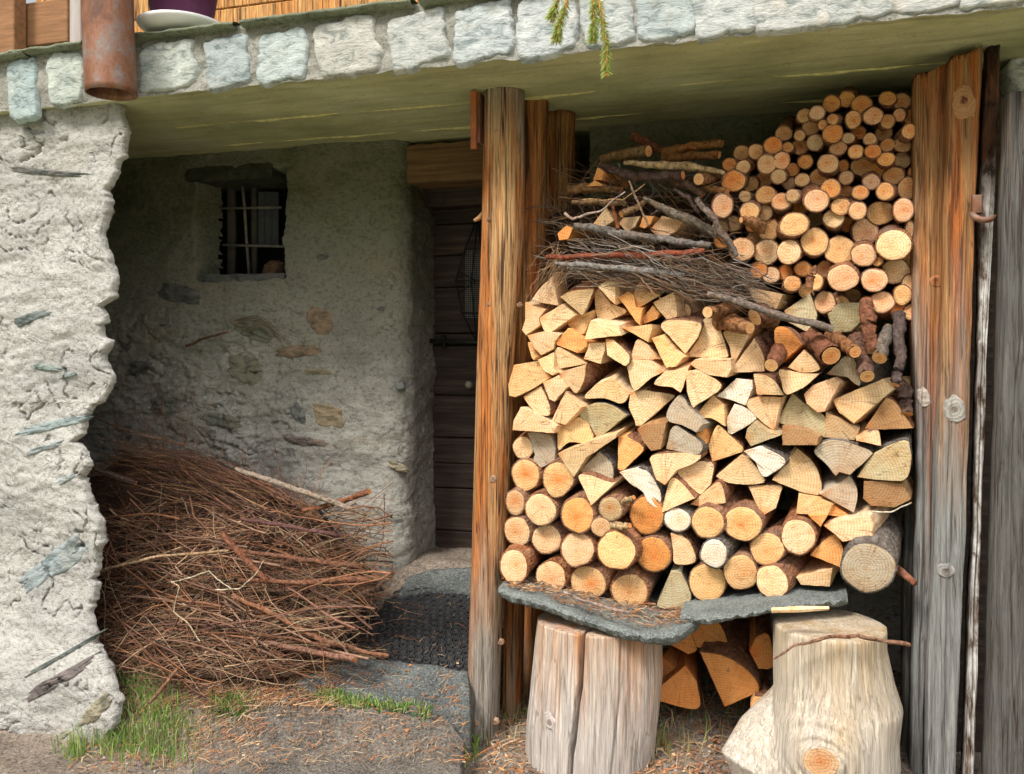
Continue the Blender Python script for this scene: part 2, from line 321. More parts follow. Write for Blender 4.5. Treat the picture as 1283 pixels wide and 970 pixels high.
GLASSD = NT('dusty_glass', .25, .5).fin((.03, .035, .04)); CLOTH = mat_simple('grey_lace', (.09, .095, .105), .9, .3, 60)
UNLIT = mat_simple('unlit_room_sheet', (.02, .02, .018), .9)
# ------------------------------------------------------------------ ground
def gz(x, y, hi=False):
    e = 0 if hi else 1
    k = 1-.8*e*sm(-1.27, -1.17, x)+.28*e*sm(-.85, -.55, x)
    z = -.07+.46*k*min(1, max(0, (y-2.86)))/1.0 + .02*sm(2.7, 2.95, y)
    z -= .07*e*sm(-1.27, -1.17, x)
    z -= .11*sm(-1.75, -2.25, x)*sm(3.0, 2.8, y)
    if y < 2.5: z -= .03*(2.5-y) if y > -1 else .105
    return z
def gzn(x, y): return gz(x, y)+.012*fn(x*5, y*5, 0)+.005*fn(x*22, y*22, 3)
xs = [-60, -30, -15, -8, -5, -4]+[-3.8+i*.02 for i in range(270)]+[2, 4, 8, 15, 30, 60]
ys = [-80, -40, -20, -8, -3, -1, 0, 1, 1.6, 2.0]+[2.2+i*.02 for i in range(105)]+[4.6, 6, 12, 30, 80]
V = [Vector((x, y, gzn(x, y) if -4 < x < 1.8 and 2.1 < y < 4.4 else gz(x, y))) for y in ys for x in xs]
nx = len(xs); Fc = [(j*nx+i, j*nx+i+1, (j+1)*nx+i+1, (j+1)*nx+i) for j in range(len(ys)-1) for i in range(nx-1)]
fm = [0 if (ys[f[0]//nx] > 2.1 and -4.1 < xs[f[0] % nx] < 1.8) else 1 for f in Fc]
kind(mk('ground', V, Fc, [SOIL, BOUNCE_YARD], fm=fm), 'structure', 'needle strewn soil sloping up to the door')
def blocker(u, v):
    a = u*2*math.pi; r_ = 13+v*26; h = -2.5+11*v**.8+1.5*fn(math.cos(a)*3, math.sin(a)*3, v*3)
    return Vector((r_*math.cos(a), r_*math.sin(a)-4, h+.9*abs(fn(math.cos(a)*22, math.sin(a)*22, v*14))))
V, Fc = grid(140, 30, blocker); kind(mk('sky_blocker', V, Fc, mat_soil('blocker_green', [(.03, .05, .02), (.05, .08, .03), (.08, .11, .04), (.02, .03, .015), (.1, .13, .05)], .1, .3)), 'structure', 'unseen wooded ring added around the house to block low sky light')  # unseen ring added to cut low sky light into the recess
def flag(name, pts, mat, lab, th=.03, lift=.02, cell=.02):
    # pts: outline in picture pixels on the ground; solved for depth
    W = []
    for px, py in pts:
        Y = 3.0
        for _ in range(30):
            dx = (px-641)/F; z = gz(rp(px, py, Y).x, Y, True)+lift; t = (CH-z)*F/max(60, (py-HZ)); Y = .5*Y+.5*t*(CT+dx*ST)
        W.append((rp(px, py, Y).x, Y))
    cx = sum(p[0] for p in W)/len(W); cy = sum(p[1] for p in W)/len(W)
    # resample outline
    O = []
    for (a, b) in zip(W, W[1:]+W[:1]):
        n = max(2, int(math.dist(a, b)/.03))
        for k in range(n):
            x = a[0]+(b[0]-a[0])*k/n; y = a[1]+(b[1]-a[1])*k/n; O.append((x+.008*fn(x*30, y*30, 5), y+.008*fn(x*30, y*30, 9)))
    V = []; Fc = []; n = len(O); rings = [(1.0, -.16), (1.0, -.006), (.985, 0)]+[(q, 0) for q in (.9, .8, .7, .6, .5, .4, .3, .2, .1)]
    for s_, dz in rings:
        for (x, y) in O:
            X = cx+(x-cx)*s_; Yy = cy+(y-cy)*s_; V.append(Vector((X, Yy, gz(X, Yy, True)+lift+dz+.012*fn(X*7, Yy*7, 2)+.004*fn(X*30, Yy*30, 1))))
    for r in range(len(rings)-1):
        for k in range(n): Fc.append((r*n+k, r*n+(k+1) % n, (r+1)*n+(k+1) % n, (r+1)*n+k))
    V.append(Vector((cx, cy, gz(cx, cy, True)+lift))); c = len(V)-1
    for k in range(n): Fc.append(((len(rings)-1)*n+k, (len(rings)-1)*n+(k+1) % n, c))
    o = mk(name, V, Fc, mat); o['label'] = lab; kind(o, 'structure'); return o
flag('paving_stone', [(245, 955), (262, 915), (330, 880), (430, 884), (520, 897), (562, 903), (580, 925), (572, 990), (235, 990)], FLAG, 'large flat brown grey paving stone in the foreground', lift=.014)
flag('paving_stone', [(365, 852), (400, 838), (455, 824), (520, 830), (586, 842), (590, 893), (520, 888), (450, 874), (385, 866)], FLAGB, 'blue grey paving stone below the rubber mat', lift=.03)
flag('threshold_stone', [(500, 742), (512, 722), (545, 712), (640, 712), (650, 745), (590, 741), (540, 735)], FLAGB, 'worn stone threshold at the foot of the door', lift=.05)
# ------------------------------------------------------------------ back wall
def wall_relief(x, z):
    a = .022*fn(x*2.2, z*3.0, 1.3)+.010*fn(x*5, z*11, 4.2)
    k = sm(1.8, 1.3, z)*(.15+.85*sm(-1.9, -2.6, x))
    s_ = z*8+x*.7+2.2*fn(x*2.6, z*3.4, 7, 5); led = abs((s_ % 1)-.5)
    a -= .028*k*sm(.09, 0, led)*sm(-.05, .25, fn(x*3.1, z*5, 11))
    a += k*.014*abs(fn(x*7, z*17, 12))-.016*k*abs(fn(x*3.5+4, z*9, 13))
    return a+(.0035+.005*k)*fn(x*22, z*26, 2, 5)+.003*fn(x*70, z*70, 6)
WY = 3.8
WX0, WX1 = rp(246, 300, WY).x, rp(355, 300, WY).x
WZ0, WZ1 = rp(300, 347, WY).z, rp(300, 216, WY).z
def wallpt(u, v):
    z = .15+v*2.4
    L1 = 1.95; L2 = .157; L3 = .42; s_ = u*(L1+L2+L3); xe = -1.80
    if s_ < L1: x = xe-L1+s_; y = WY; nx_, ny = 0, -1
    elif s_ < L1+L2: a = (s_-L1)/L2*math.pi/2; x = xe+.1*math.sin(a); y = WY+.1-.1*math.cos(a); nx_, ny = math.sin(a), -math.cos(a)
    else: x = xe+.1; y = WY+.1+(s_-L1-L2); nx_, ny = 1, 0
    d = wall_relief(x+(y-WY)*.8, z)
    bul = .03*sm(.9, .4, z)
    x += nx_*(d+bul); y += ny*(d+bul)
    if ny < -.5:
        e = .012*fn(x*14, z*14, 8)
        l0 = WX0+.035*sm(0, 1, 0)
        kx = sm(WX0-.012, WX0+.03, x+e)*sm(WX1+.012, WX1-.012, x+e+.02*fn(z*9, 2, 2)); kz = sm(WZ0-.02+e, WZ0+.02+e, z)*sm(WZ1+.015, WZ1-.015, z+e)
        y += .2*kx*kz
    return Vector((x, y, z))
BW = thing('stone_wall', 'rough mortared rubble wall with barred window behind the brush heap', 'wall', (0, 0, 0))
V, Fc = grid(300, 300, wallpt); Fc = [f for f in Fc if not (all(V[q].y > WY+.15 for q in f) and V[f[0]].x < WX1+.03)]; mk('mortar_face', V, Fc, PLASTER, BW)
def wallpt2(u, v):
    x = -.86+u*1.6; z = .1+v*2.45; d = .02*fn(x*2.2, z*3, 21)+.006*fn(x*9, z*9, 3)+.004*fn(x*30, z*30, 3)
    return Vector((x-(.02 if 0 else 0), 3.86-d+(.4*sm(.02, 0, u)), z))
RW = thing('plaster_wall', 'mossy plastered wall at the back above the stacked wood', 'wall')
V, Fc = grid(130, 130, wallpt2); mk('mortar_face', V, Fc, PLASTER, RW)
def rock(px, py, rx, ry, Y, col, ang=0, h=.012, name='stone', parent=None, lab=None, nr=7, na=26, boxy=2.0, mat=None, sink=.03, rough=.25, surf=None):
    c = rp(px, py, Y); m = mpp(px, Y); V = []; Fc = []; ca, sa = math.cos(ang), math.sin(ang); sd_ = px*.13+py*.07
    for r in range(nr+1):
        q = r/nr
        for k in range(na):
            a = 2*math.pi*k/na; cx_, cz = math.cos(a), math.sin(a)
            e = 1/((abs(cx_)**boxy+abs(cz)**boxy)**(1/boxy)); e *= 1+rough*fn(cx_*1.3+sd_, cz*1.3, sd_, 5)+.35*rough*fn(cx_*6+sd_, cz*6, sd_, 3)
            X = rx*m*e*q*cx_; Z = ry*m*e*q*cz; x = X*ca-Z*sa; z = X*sa+Z*ca
            if r == nr: y = sink
            else: y = -h*(1-q**12)-.35*h*fn(x*26+sd_, z*40, sd_, 4)
            if surf: y = surf(c.x+x, c.z+z)-c.y-(h*(1-q**4)+.5*h*fn(x*26+sd_, z*40, sd_, 4) if r < nr else -.012)
            V.append(Vector((x, y, z)))
    for r in range(nr):
        for k in range(na):
            b = (k+1) % na; Fc.append((r*na+k, r*na+b, (r+1)*na+b, (r+1)*na+k))
    o = mk(name, V, Fc, mat or ROCK, parent, loc=c, color=col)
    if lab: o['label'] = lab
    return o
for px, py, rx, ry, col, ang, lab in [
    (401, 403, 17, 18, (.30, .17, .085), 0, 'orange brown stone'), (372, 440, 32, 8, (.28, .17, .09), .05, 'brown flat stone'), (398, 466, 20, 4, (.34, .26, .14), 0, None),
    (411, 521, 24, 15, (.33, .24, .12), -.2, 'yellow ochre stone'), (373, 518, 9, 14, (.11, .12, .12), .2, None), (318, 412, 34, 14, (.16, .16, .10), -.15, 'olive stone'),
    (306, 462, 27, 17, (.18, .17, .10), -.4, 'olive brown stone'), (277, 527, 30, 10, (.14, .145, .11), -.1, None), (222, 368, 34, 12, (.06, .065, .06), -.25, 'dark slate stone'),
    (382, 553, 32, 6, (.17, .12, .11), -.05, 'purplish flat stone'), (205, 508, 26, 13, (.15, .155, .12), 0, None), (497, 585, 13, 5, (.35, .27, .16), -.3, None),
    (501, 484, 6, 5, (.14, .16, .17), 0, None), (476, 387, 6, 3, (.08, .08, .08), 0, None), (172, 462, 16, 9, (.1, .1, .085), 0, None), (404, 322, 9, 4, (.12, .12, .1), 0, None)]:
    rock(px, py, rx, ry, WY, tuple(.62*q+.38*g for q, g in zip(col, (.24, .235, .21))), ang, .007, parent=BW, lab=lab, rough=.32, boxy=3.2, nr=10, na=56, surf=lambda x, z: WY-wall_relief(x, z)-.03*sm(.9, .4, z))
# lintel slab and sill of the window
def slabx(name, px0, px1, py0, py1, Y, dep, mat, parent, col=None, n=30, lab=None):
    a = rp(px0, py0, Y); b = rp(px1, py1, Y); x0, x1 = a.x, b.x; z0, z1 = min(a.z, b.z), max(a.z, b.z); V = []; Fc = []
    for i in range(n+1):
        x = x0+(x1-x0)*i/n; t0 = .006*fn(x*15, 1, z0*9); t1 = .006*fn(x*15, 5, z0*9); e = .3 if i in (0, n) else 0
        zc = (z0+z1)/2; h = (z1-z0)/2*(1-e)
        V += [Vector((x, Y-.0+.01*fn(x*20, 3, 3), zc-h+t0)), Vector((x, Y-.008, zc+.1*h)), Vector((x, Y+.006*fn(x*20, 7, 3), zc+h+t1)), Vector((x, Y+dep, zc+h+t1)), Vector((x, Y+dep, zc-h+t0))]
    for i in range(n):
        for k in range(5): a_, b_ = i*5+k, i*5+(k+1) % 5; Fc.append((a_, b_, b_+5, a_+5))
    Fc += [(0, 1, 2, 3, 4), tuple(n*5+q for q in (4, 3, 2, 1, 0))]
    o = mk(name, V, Fc, mat, parent, color=col, smooth=False)
    if lab: o['label'] = lab
    return o
slabx('lintel', 232, 341, 211, 222, WY-.002, .3, ROCK, BW, (.05, .05, .035))
slabx('sill', 248, 356, 345, 351, WY-.004, .3, ROCK, BW, (.12, .125, .12))
WIN = BW
wy = 4.02
m = MB()
for px in (304,):
    m.add(*tube([rp(302, 222, wy-.05), rp(306, 260, wy-.05), rp(309, 310, wy-.05), rp(312, 346, wy-.05)], .008, 8))
m.add(*tube([rp(276, 261, wy-.06), rp(352, 260, wy-.06)], .0065, 8)); m.add(*tube([rp(278, 307, wy-.06), rp(354, 309, wy-.06)], .0065, 8))
a, b = rp(272, 350, wy), rp(366, 214, wy)
mk('unlit_room_sheet', *box(a.x-.3, b.x+.3, 4.21, 4.23, a.z-.3, b.z+.3), UNLIT, BW)  # near-black sheet, the unlit room's darkness put into its colour
for nm, x0, x1 in (('frame_post', 285, 294), ('frame_post', 315, 321)):
    p, q = rp(x0, 350, wy), rp(x1, 214, wy); mk(nm, *box(p.x, q.x, wy-.01, wy+.02, p.z, q.z), mat_simple('window_frame_wood', (.09, .08, .065), .8) if x0 == 285 else bpy.data.materials['window_frame_wood'], BW)
bars = MB.build(m, 'window_bars', IRON, BW)
def lace(u, v):
    p = rp(317+u*30, 240+v*(66+4*abs(math.sin(u*9))), wy); return Vector((p.x, wy+.012+.006*math.sin(u*22), p.z))
mk('lace_curtain', *grid(30, 20, lace), CLOTH, BW)
rock(342, 337, 14, 10, wy-.13, (.13, .075, .05), .4, .03, parent=BW, lab='rusty brown lump on the sill', name='sill_debris')
# ------------------------------------------------------------------ door
DY = 4.16
D = thing('plank_door', 'dark brown horizontal plank door half hidden by the orange post', 'door')
x0, x1 = rp(530, 400, DY).x, rp(700, 400, DY).x
lines = [216, 250, 281, 320, 360, 418, 433, 495, 548, 580, 611, 664, 712]
for a, b in zip(lines, lines[1:]):
    z1 = rp(560, a, DY).z; z0 = rp(560, b, DY).z
    dy = -.012 if a >= 433 else 0
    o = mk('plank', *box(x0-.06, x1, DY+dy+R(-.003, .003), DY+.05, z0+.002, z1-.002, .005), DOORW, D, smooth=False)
    if a == 418: o.name = 'ledge_board'
mm = MB(); mm.add(*tube([rp(533, 427, DY-.04), rp(600, 429, DY-.04), rp(680, 430, DY-.04)], [.012]*3, 8)); mm.add(*tube([rp(555, 420, DY-.035), rp(556, 436, DY-.035)], .012, 6)); mm.build('hinge_bar', IRONB, D)
mm = MB(); mm.add(*tube([rp(587, 483, DY-.01), rp(587, 483, DY-.05)], [.008, .008], 10)); mm.add(*tube([rp(587, 483, DY-.05), rp(587, 482, DY-.058), rp(587, 482, DY-.078), rp(587, 482, DY-.085)], [.008, .02, .018, .004], 12)); mm.build('door_knob', mat_simple('worn_brass', (.3, .27, .22), .3, .2, 10, .001, spec=.6), D)
mm = MB()
ol = [(598, 272), (582, 312), (570, 352), (578, 392), (596, 427), (618, 392), (628, 352), (616, 312), (598, 272)]
mm.add(*tube([rp(x, y, DY-.04) for x, y in ol], .005, 6))
for pp in ([(598, 272), (590, 352), (596, 427)], [(598, 272), (606, 352), (596, 427)], [(570, 352), (628, 352)], [(574, 340), (596, 352), (574, 368)], [(582, 312), (616, 312)], [(578, 392), (618, 392)]):
    mm.add(*tube([rp(x, y, DY-.045) for x, y in pp], .004, 6))
G = mm.build('iron_grille', IRONB, D)
mm = MB()
for i in range(14): mm.add(*tube([rp(583+i*2.4, 312, DY-.02), rp(583+i*2.4, 398, DY-.02)], .0012, 4, False))
for j in range(34): mm.add(*tube([rp(583, 312+j*2.6, DY-.021), rp(615, 312+j*2.6, DY-.021)], .0012, 4, False))
mm.build('wire_mesh', mat_simple('grey_wire', (.3, .3, .3), .6), D)
slabx('door_lintel', 503, 720, 183, 217, 3.86, .2, LINTEL, D, lab='rough hewn beam over the door')
slabx('door_lintel', 520, 720, 219, 250, 4.04, .14, DOORW, D, lab='dark inner beam over the door')
# ------------------------------------------------------------------ left pillar
EDGE = [(150, 118), (148, 128), (152, 170), (155, 215), (138, 240), (137, 262), (129, 292), (136, 322), (139, 345), (140, 372), (125, 384), (134, 410), (138, 432), (128, 446), (136, 470), (136, 480), (124, 498), (112, 520), (111, 545), (99, 556), (110, 585), (103, 600), (120, 640), (128, 655), (126, 680), (118, 695), (119, 730), (126, 765), (134, 810), (149, 838), (168, 862), (166, 890), (150, 915), (128, 940), (122, 1000)]
PY = 2.93
def rel_p(x, z):
    a = .03*fn(x*1.5, z*2.0, 31)+.012*fn(x*4, z*8, 32, 5)
    s_ = z*5.3-x*1.4+2.4*fn(x*2.2, z*2.8, 33, 5); led = abs((s_ % 1)-.5)
    a -= .035*sm(.05, 0, led)*sm(-.02, .25, fn(x*3.2, z*3.5, 35))
    a += .009*abs(fn(x*6, z*13, 36, 5))*(.3+.7*sm(.2, 1., z))+.0032*fn(x*28, z*34, 37)*(.4+1.2*sm(-.3, .4, fn(x*2, z*2, 39)))+.0025*fn(x*75, z*80, 38)
    return a
def pilpt(u, v):
    py = 128+v*872; ex = rp(interp(EDGE, py), py, PY).x; z = rp(interp(EDGE, py), py, PY).z
    z = 2.42-v*2.62
    py = HZ+(CH-z)*F/(2.93/(CT+(130-641)/F*ST)); ex = rp(interp(EDGE, py), py, PY).x+.03*fn(z*4.5, 3, 5, 3)+.010*fn(z*30, 3, 5, 5)-.03*sm(.12, .2, fn(z*5, 8, 2, 3))
    w1 = .82
    if u < w1: q = u/w1; x = -4.2+(ex-.022+4.2)*(1-(1-q)**1.35); y = PY-rel_p(x, z); 
    else:
        a = (u-w1)/(1-w1)
        if a < .45: t = a/.45*math.pi/2; x = ex-.022+.022*math.sin(t); y = PY+.03*(1-math.cos(t))-rel_p(x, z)*(1-a)
        else: t = (a-.45)/.55; x = ex-.62*t+.012*fn(z*12, t*5, 9); y = PY+.03+.42*t
    y -= .10*sm(.45, -.1, z)
    return Vector((x, y, z))
PIL = thing('stone_pillar', 'pale rough mortared stone pillar at the left edge of the shelter', 'wall')
V, Fc = grid(290, 380, pilpt); mk('mortar_face', V, Fc, PILLAR, PIL)
for px, py, rx, ry, col, ang, lab in [
    (66, 533, 52, 6, (.27, .32, .32), .22, 'blue green schist band'), (42, 398, 28, 7, (.14, .16, .15), .3, 'dark slate edge'), (60, 461, 24, 4, (.22, .26, .24), -.1, None),
    (88, 470, 13, 3, (.3, .34, .34), .2, None), (64, 708, 62, 16, (.28, .32, .33), .57, 'blue green schist band running down to the left'), (72, 824, 58, 3, (.14, .16, .15), .52, 'dark schist streak'), (74, 851, 54, 7, (.15, .125, .12), .53, 'dark purple stone'),
    (117, 892, 28, 9, (.28, .25, .18), .75, 'ochre and grey stone'), (60, 216, 62, 4, (.15, .15, .14), -.12, 'thin dark stone course'), (60, 560, 30, 4, (.3, .33, .33), .3, None), (85, 600, 14, 4, (.28, .3, .3), .4, None), (40, 175, 20, 13, (.34, .33, .3), 0, None), (70, 925, 22, 5, (.3, .28, .22), .5, None)]:
    z_ = rp(px, py, PY).z
    rock(px, py, rx, ry, PY-.10*sm(.45, -.1, z_), col, ang, .006, parent=PIL, lab=lab, rough=.35, boxy=3.4, nr=12, na=64, surf=lambda x, z: PY-rel_p(x, z)-.10*sm(.45, -.1, z))
# ------------------------------------------------------------------ balcony slab
BAL = thing('stone_balcony', 'mossy concrete balcony slab faced with pale stones above the shelter', 'balcony')
def ceilpt(u, v):
    x = -4.2+u*6.5; y = 2.90+v*1.6; return Vector((x, y, 2.405+.006*fn(x*2, y*2, 3)+.003*fn(x*3, y*40, 5)))
V, Fc = grid(160, 90, ceilpt); mk('ceiling', V, [f[::-1] for f in Fc], CEIL, BAL)
mk('slab_core', *box(-4.2, 2.3, 2.92, 4.5, 2.42, 2.605), MORTAR, BAL, smooth=False)
def ridge(u, v, y0=3.36):
    x = -2.6+u*3.3; t = v*math.pi; return Vector((x, y0+.03*x*.5+.006*fn(x*3, 4, y0)-.006*math.cos(t), 2.406-(.009*max(0, .55+1.2*fn(x*4, 1, y0)))*math.sin(t)))
SEAM = mat_simple('lime_seam', (.62, .56, .26), .9, .5, 30, .003)
V, Fc = grid(200, 5, ridge); mk('plaster_seam', V, [f[::-1] for f in Fc], SEAM, BAL)
V, Fc = grid(200, 5, lambda u, v: ridge(u, v, 3.72)); mk('plaster_seam', V, [f[::-1] for f in Fc], SEAM, BAL)
# front drip lip + mortar face
def lip(u, v):
    x = -4.2+u*6.5; t = v*math.pi/2
    return Vector((x, 2.875+.03*math.sin(t)*1.0+.004*fn(x*18, v, 2), 2.425-.02*math.sin(v*math.pi*.5)+.006*fn(x*14, 9, 1)))
def mface(u, v):
    x = -4.2+u*6.5; z = 2.40+v*.235; return Vector((x, 2.875+.012*fn(x*6, z*9, 51)+.006*fn(x*30, z*30, 52), z+.008*fn(x*11, 5, 5)*(1-v)))
V, Fc = grid(400, 24, mface); mk('mortar_face', V, Fc, MORTAR, BAL)
def mund(u, v):
    x = -4.2+u*6.5; p = mface(u, 0); return Vector((x, p.y+.04*v, p.z+.003*v))
V, Fc = grid(400, 3, mund); mk('drip_edge', V, Fc, CEIL, BAL)
def eb(x): return 125-.106*(x-165)
for x0_, x1_, top, col, lab in [(6, 49, 74, (.33, .40, .40), 'pale blue stone at the left edge'), (54, 108, 66, (.42, .455, .415), 'pale green stone left of the rusty pipe'), (168, 248, 52, (.43, .46, .42), 'pale green stone right of the rusty pipe'), (254, 314, 48, (.33, .37, .375), 'blue grey rounded stone'), (318, 388, 38, (.42, .465, .455), 'pale cyan squared stone'),
    (394, 474, 24, (.44, .43, .39), None), (486, 560, 14, (.43, .44, .42), None), (567, 640, 4, (.45, .48, .48), None), (648, 722, -4, (.46, .48, .48), None), (728, 792, -12, (.44, .46, .45), None), (800, 866, -22, (.38, .42, .42), None), (872, 940, -26, (.47, .48, .47), None), (946, 1030, -34, (.47, .47, .45), None), (1036, 1110, -44, (.44, .45, .43), None), (1116, 1200, -50, (.45, .45, .43), None), (1206, 1290, -60, (.44, .45, .43), None)]:
    xm = (x0_+x1_)/2; bt = eb(xm)+R(-6, -1)+(16 if x0_ == 6 else 0); o = rock(xm, (top+bt)/2, (x1_-x0_)/2*(R(1.05, 1.12) if x0_ < 480 else R(1.1, 1.17)), (bt-top)/2*R(1.0, 1.1), 2.868, tuple(q*1.0 for q in col), .1+R(-.02, .02), .006, parent=BAL, lab=lab, boxy=random.choice([5, 8, 14]), nr=12, na=72, rough=.14, sink=.02)
# coping flagstones
for k in range(16):
    x0_ = -4.1+k*.36+R(-.03, .03); w_ = .37+R(-.04, .04); zt = 2.64+.004*k*.2; th = R(.022, .034)
    def cop(u, v, x0_=x0_, w_=w_, zt=zt, th=th):
        x = x0_+u*w_; e = .012*fn(x*9, 3, 3)
        prof = [(3.25, 0), (2.86, 0), (2.835, -.3), (2.83, -.7), (2.85, -1), (3.0, -1)]
        y, h = prof[round(v*5)]; return Vector((x, y+e+(.01*fn(x*30, v*9, 2)), zt+h*th+.004*fn(x*20, y*20, 7)))
    V, Fc = grid(16, 6, cop); mk('coping_stone', V, [f[::-1] for f in Fc], mat_plaster('mossy_coping', base=(.24, .27, .22), dark=(.13, .15, .12), lightc=(.4, .42, .36), moss=(.17, .17, .04), moss_shade_z=(2.5, 2.68), moss_shade_k=.6) if k == 0 else bpy.data.materials['mossy_coping'], BAL)
# right side wall of the store
def rwp(u, v):
    z = -.1+v*2.54
    if u < .5: x = .60+(1-u/.5)*1.4; y = 3.50-.02*fn(x*3, z*3, 61)-.008*fn(x*20, z*20, 6)
    else: x = .60-.02*fn(u*5, z*3, 62)-.006*fn(u*30, z*20, 5); y = 3.50+(u-.5)/.5*.45
    return Vector((x, y, z))
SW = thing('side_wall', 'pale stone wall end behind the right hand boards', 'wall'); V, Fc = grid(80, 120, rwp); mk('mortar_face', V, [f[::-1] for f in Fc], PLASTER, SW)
rock(1276, 94, 18, 26, 3.43, (.62, .63, .64), 0, .05, sink=.12, parent=SW, lab='pale stone at the top of the wall end')
# ------------------------------------------------------------------ things on and above the balcony
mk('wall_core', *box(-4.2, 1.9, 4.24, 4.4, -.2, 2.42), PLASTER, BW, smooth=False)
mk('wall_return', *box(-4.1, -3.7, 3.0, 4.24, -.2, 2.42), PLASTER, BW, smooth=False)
HW = thing('wooden_house', 'orange larch clad wooden house wall above the balcony', 'building')
for k in range(9):
    z0 = 2.6+k*.16; mk('cladding_board', *box(-4.5, 2.5, 4.4, 4.45, z0, z0+.155, .006), LARCH, HW, smooth=False)
tag(mk('balcony_post', *box(rp(86, 30, 3.05).x, rp(101, 30, 3.05).x, 3.05, 3.1, 2.66, 3.6), GREYW, smooth=False), 'upright grey timber post standing left of the rusty pipe', 'post')
tag(mk('leaning_plank', [v for v in box(rp(-20, 30, 3.2).x, rp(84, 30, 3.2).x, 3.2, 3.24, 2.80, 3.0)[0]], box(0, 1, 0, 1, 0, 1)[1], BROWNW, smooth=False), 'brown horizontal plank behind the balcony coping on the far left', 'plank')
tag(mk('balcony_post', *box(rp(-2, 30, 3.12).x, rp(17, 30, 3.12).x, 3.12, 3.19, 2.66, 3.6), BROWNW, smooth=False), 'brown post at the top left corner', 'post')
tag(mk('mossy_log', *tube([rp(20, 45, 3.32), rp(50, 42, 3.33), rp(84, 40, 3.34)], [.075, .08, .08], 16, jit=.2), mat_simple('moss_wood', (.09, .1, .035), .9, .5)), 'dark mossy log lying behind the coping at top left', 'log')
pot = thing('flower_pot', 'plum coloured pot standing on a white saucer on the balcony', 'plant pot', rp(228, 18, 2.97))
def lathe(prof, n=36):
    V = [Vector((r*math.cos(2*math.pi*k/n), r*math.sin(2*math.pi*k/n), z)) for r, z in prof for k in range(n)]
    return V, [(i*n+k, i*n+(k+1) % n, (i+1)*n+(k+1) % n, (i+1)*n+k) for i in range(len(prof)-1) for k in range(n)]
pz = 2.662-pot.location.z
mk('saucer', *lathe([(.001, pz), (.12, pz), (.14, pz+.008), (.165, pz+.026), (.172, pz+.038), (.167, pz+.04), (.13, pz+.014), (.001, pz+.01)]), WHITE, pot)
mk('pot', *lathe([(.001, pz+.012), (.11, pz+.012), (.14, pz+.2), (.15, pz+.2), (.15, pz+.22), (.135, pz+.22), (.13, pz+.2), (.001, pz+.19)]), PURPLE, pot)
# rusty pipe
P = thing('rusty_pipe', 'thick rusty steel pipe hanging down in front of the balcony corner', 'pipe')
pa, pb = rp(139, 118, 2.74), rp(131, -60, 2.74); ra = .0925
def pipe(rad, c0, c1, n=40):
    V = []; L = 24
    for i in range(L):
        p = c0+(c1-c0)*i/(L-1)
        for k in range(n):
            a = 2*math.pi*k/n; V.append(p+Vector((math.cos(a)*rad*(1+.004*fn(i*.4, k*.3, 2)), math.sin(a)*rad, 0)))
    return V, [(i*n+k, i*n+(k+1) % n, (i+1)*n+(k+1) % n, (i+1)*n+k) for i in range(L-1) for k in range(n)]
V, Fc = pipe(ra, pa, pb); V2, F2 = pipe(ra-.006, pa, pb); b_ = len(V); n = 40
Fr = [(k, (k+1) % n, b_+(k+1) % n, b_+k) for k in range(n)]
mk('pipe_wall', V+V2, Fc+[tuple(q+b_ for q in f)[::-1] for f in F2]+[f[::-1] for f in Fr], RUST, P)
# ------------------------------------------------------------------ posts
def postm(name, L, Rr, Y, dep, mat, parent=None, py0=112, py1=1010, n=90, na=36, jit=.035, topslope=0, loc=None, cracks=()):
    V = []; Fc = []
    for i in range(n+1):
        py = py0+(py1-py0)*i/n; l, r = interp(L, py), interp(Rr, py); a, b = rp(l, py, Y), rp(r, py, Y); cx = (a.x+b.x)/2; hw = (b.x-a.x)/2*.985
        for k in range(na):
            t = 2*math.pi*k/na; c, s_ = math.cos(t), math.sin(t); e = 1+jit*fn(c*1.5+Y*7, s_*1.5, a.z*1.3, 4)+.3*jit*fn(c*14+Y*7, s_*14, a.z*1.2, 3)
            for ca, wd, dp in cracks:
                d = abs(((t-ca-.03*math.sin(a.z*4)+math.pi) % (2*math.pi))-math.pi); e -= dp*max(0, 1-d/wd)
            V.append(Vector((cx+hw*e*c, Y+dep*e*s_, a.z+(topslope*c*hw if i == 0 else 0))))
    for i in range(n):
        for k in range(na): b2 = (k+1) % na; Fc.append((i*na+k, (i+1)*na+k, (i+1)*na+b2, i*na+b2))
    Fc.append(tuple(range(na))); Fc.append(tuple(range(n*na, (n+1)*na))[::-1])
    return mk(name, V, Fc, mat, parent)
from mathutils.bvhtree import BVHTree
def knot(px, py, r, Y, parent, col=(.5, .33, .22), ang=0, ry=None):
    ch = [c for c in parent.children if c.name.split('.')[0] in ('trunk', 'board')]
    bv = BVHTree.FromPolygons([v.co.copy() for v in ch[0].data.vertices], [tuple(p.vertices) for p in ch[0].data.polygons])
    def sf(x, z):
        h = bv.ray_cast(Vector((x, 0, z)), Vector((0, 1, 0)))[0]; return h.y if h else Y
    o = rock(px, py, r, ry or r, Y, col, ang, .004, name='knot', parent=parent, nr=9, na=24, rough=.25, mat=KNOT, surf=sf); return o
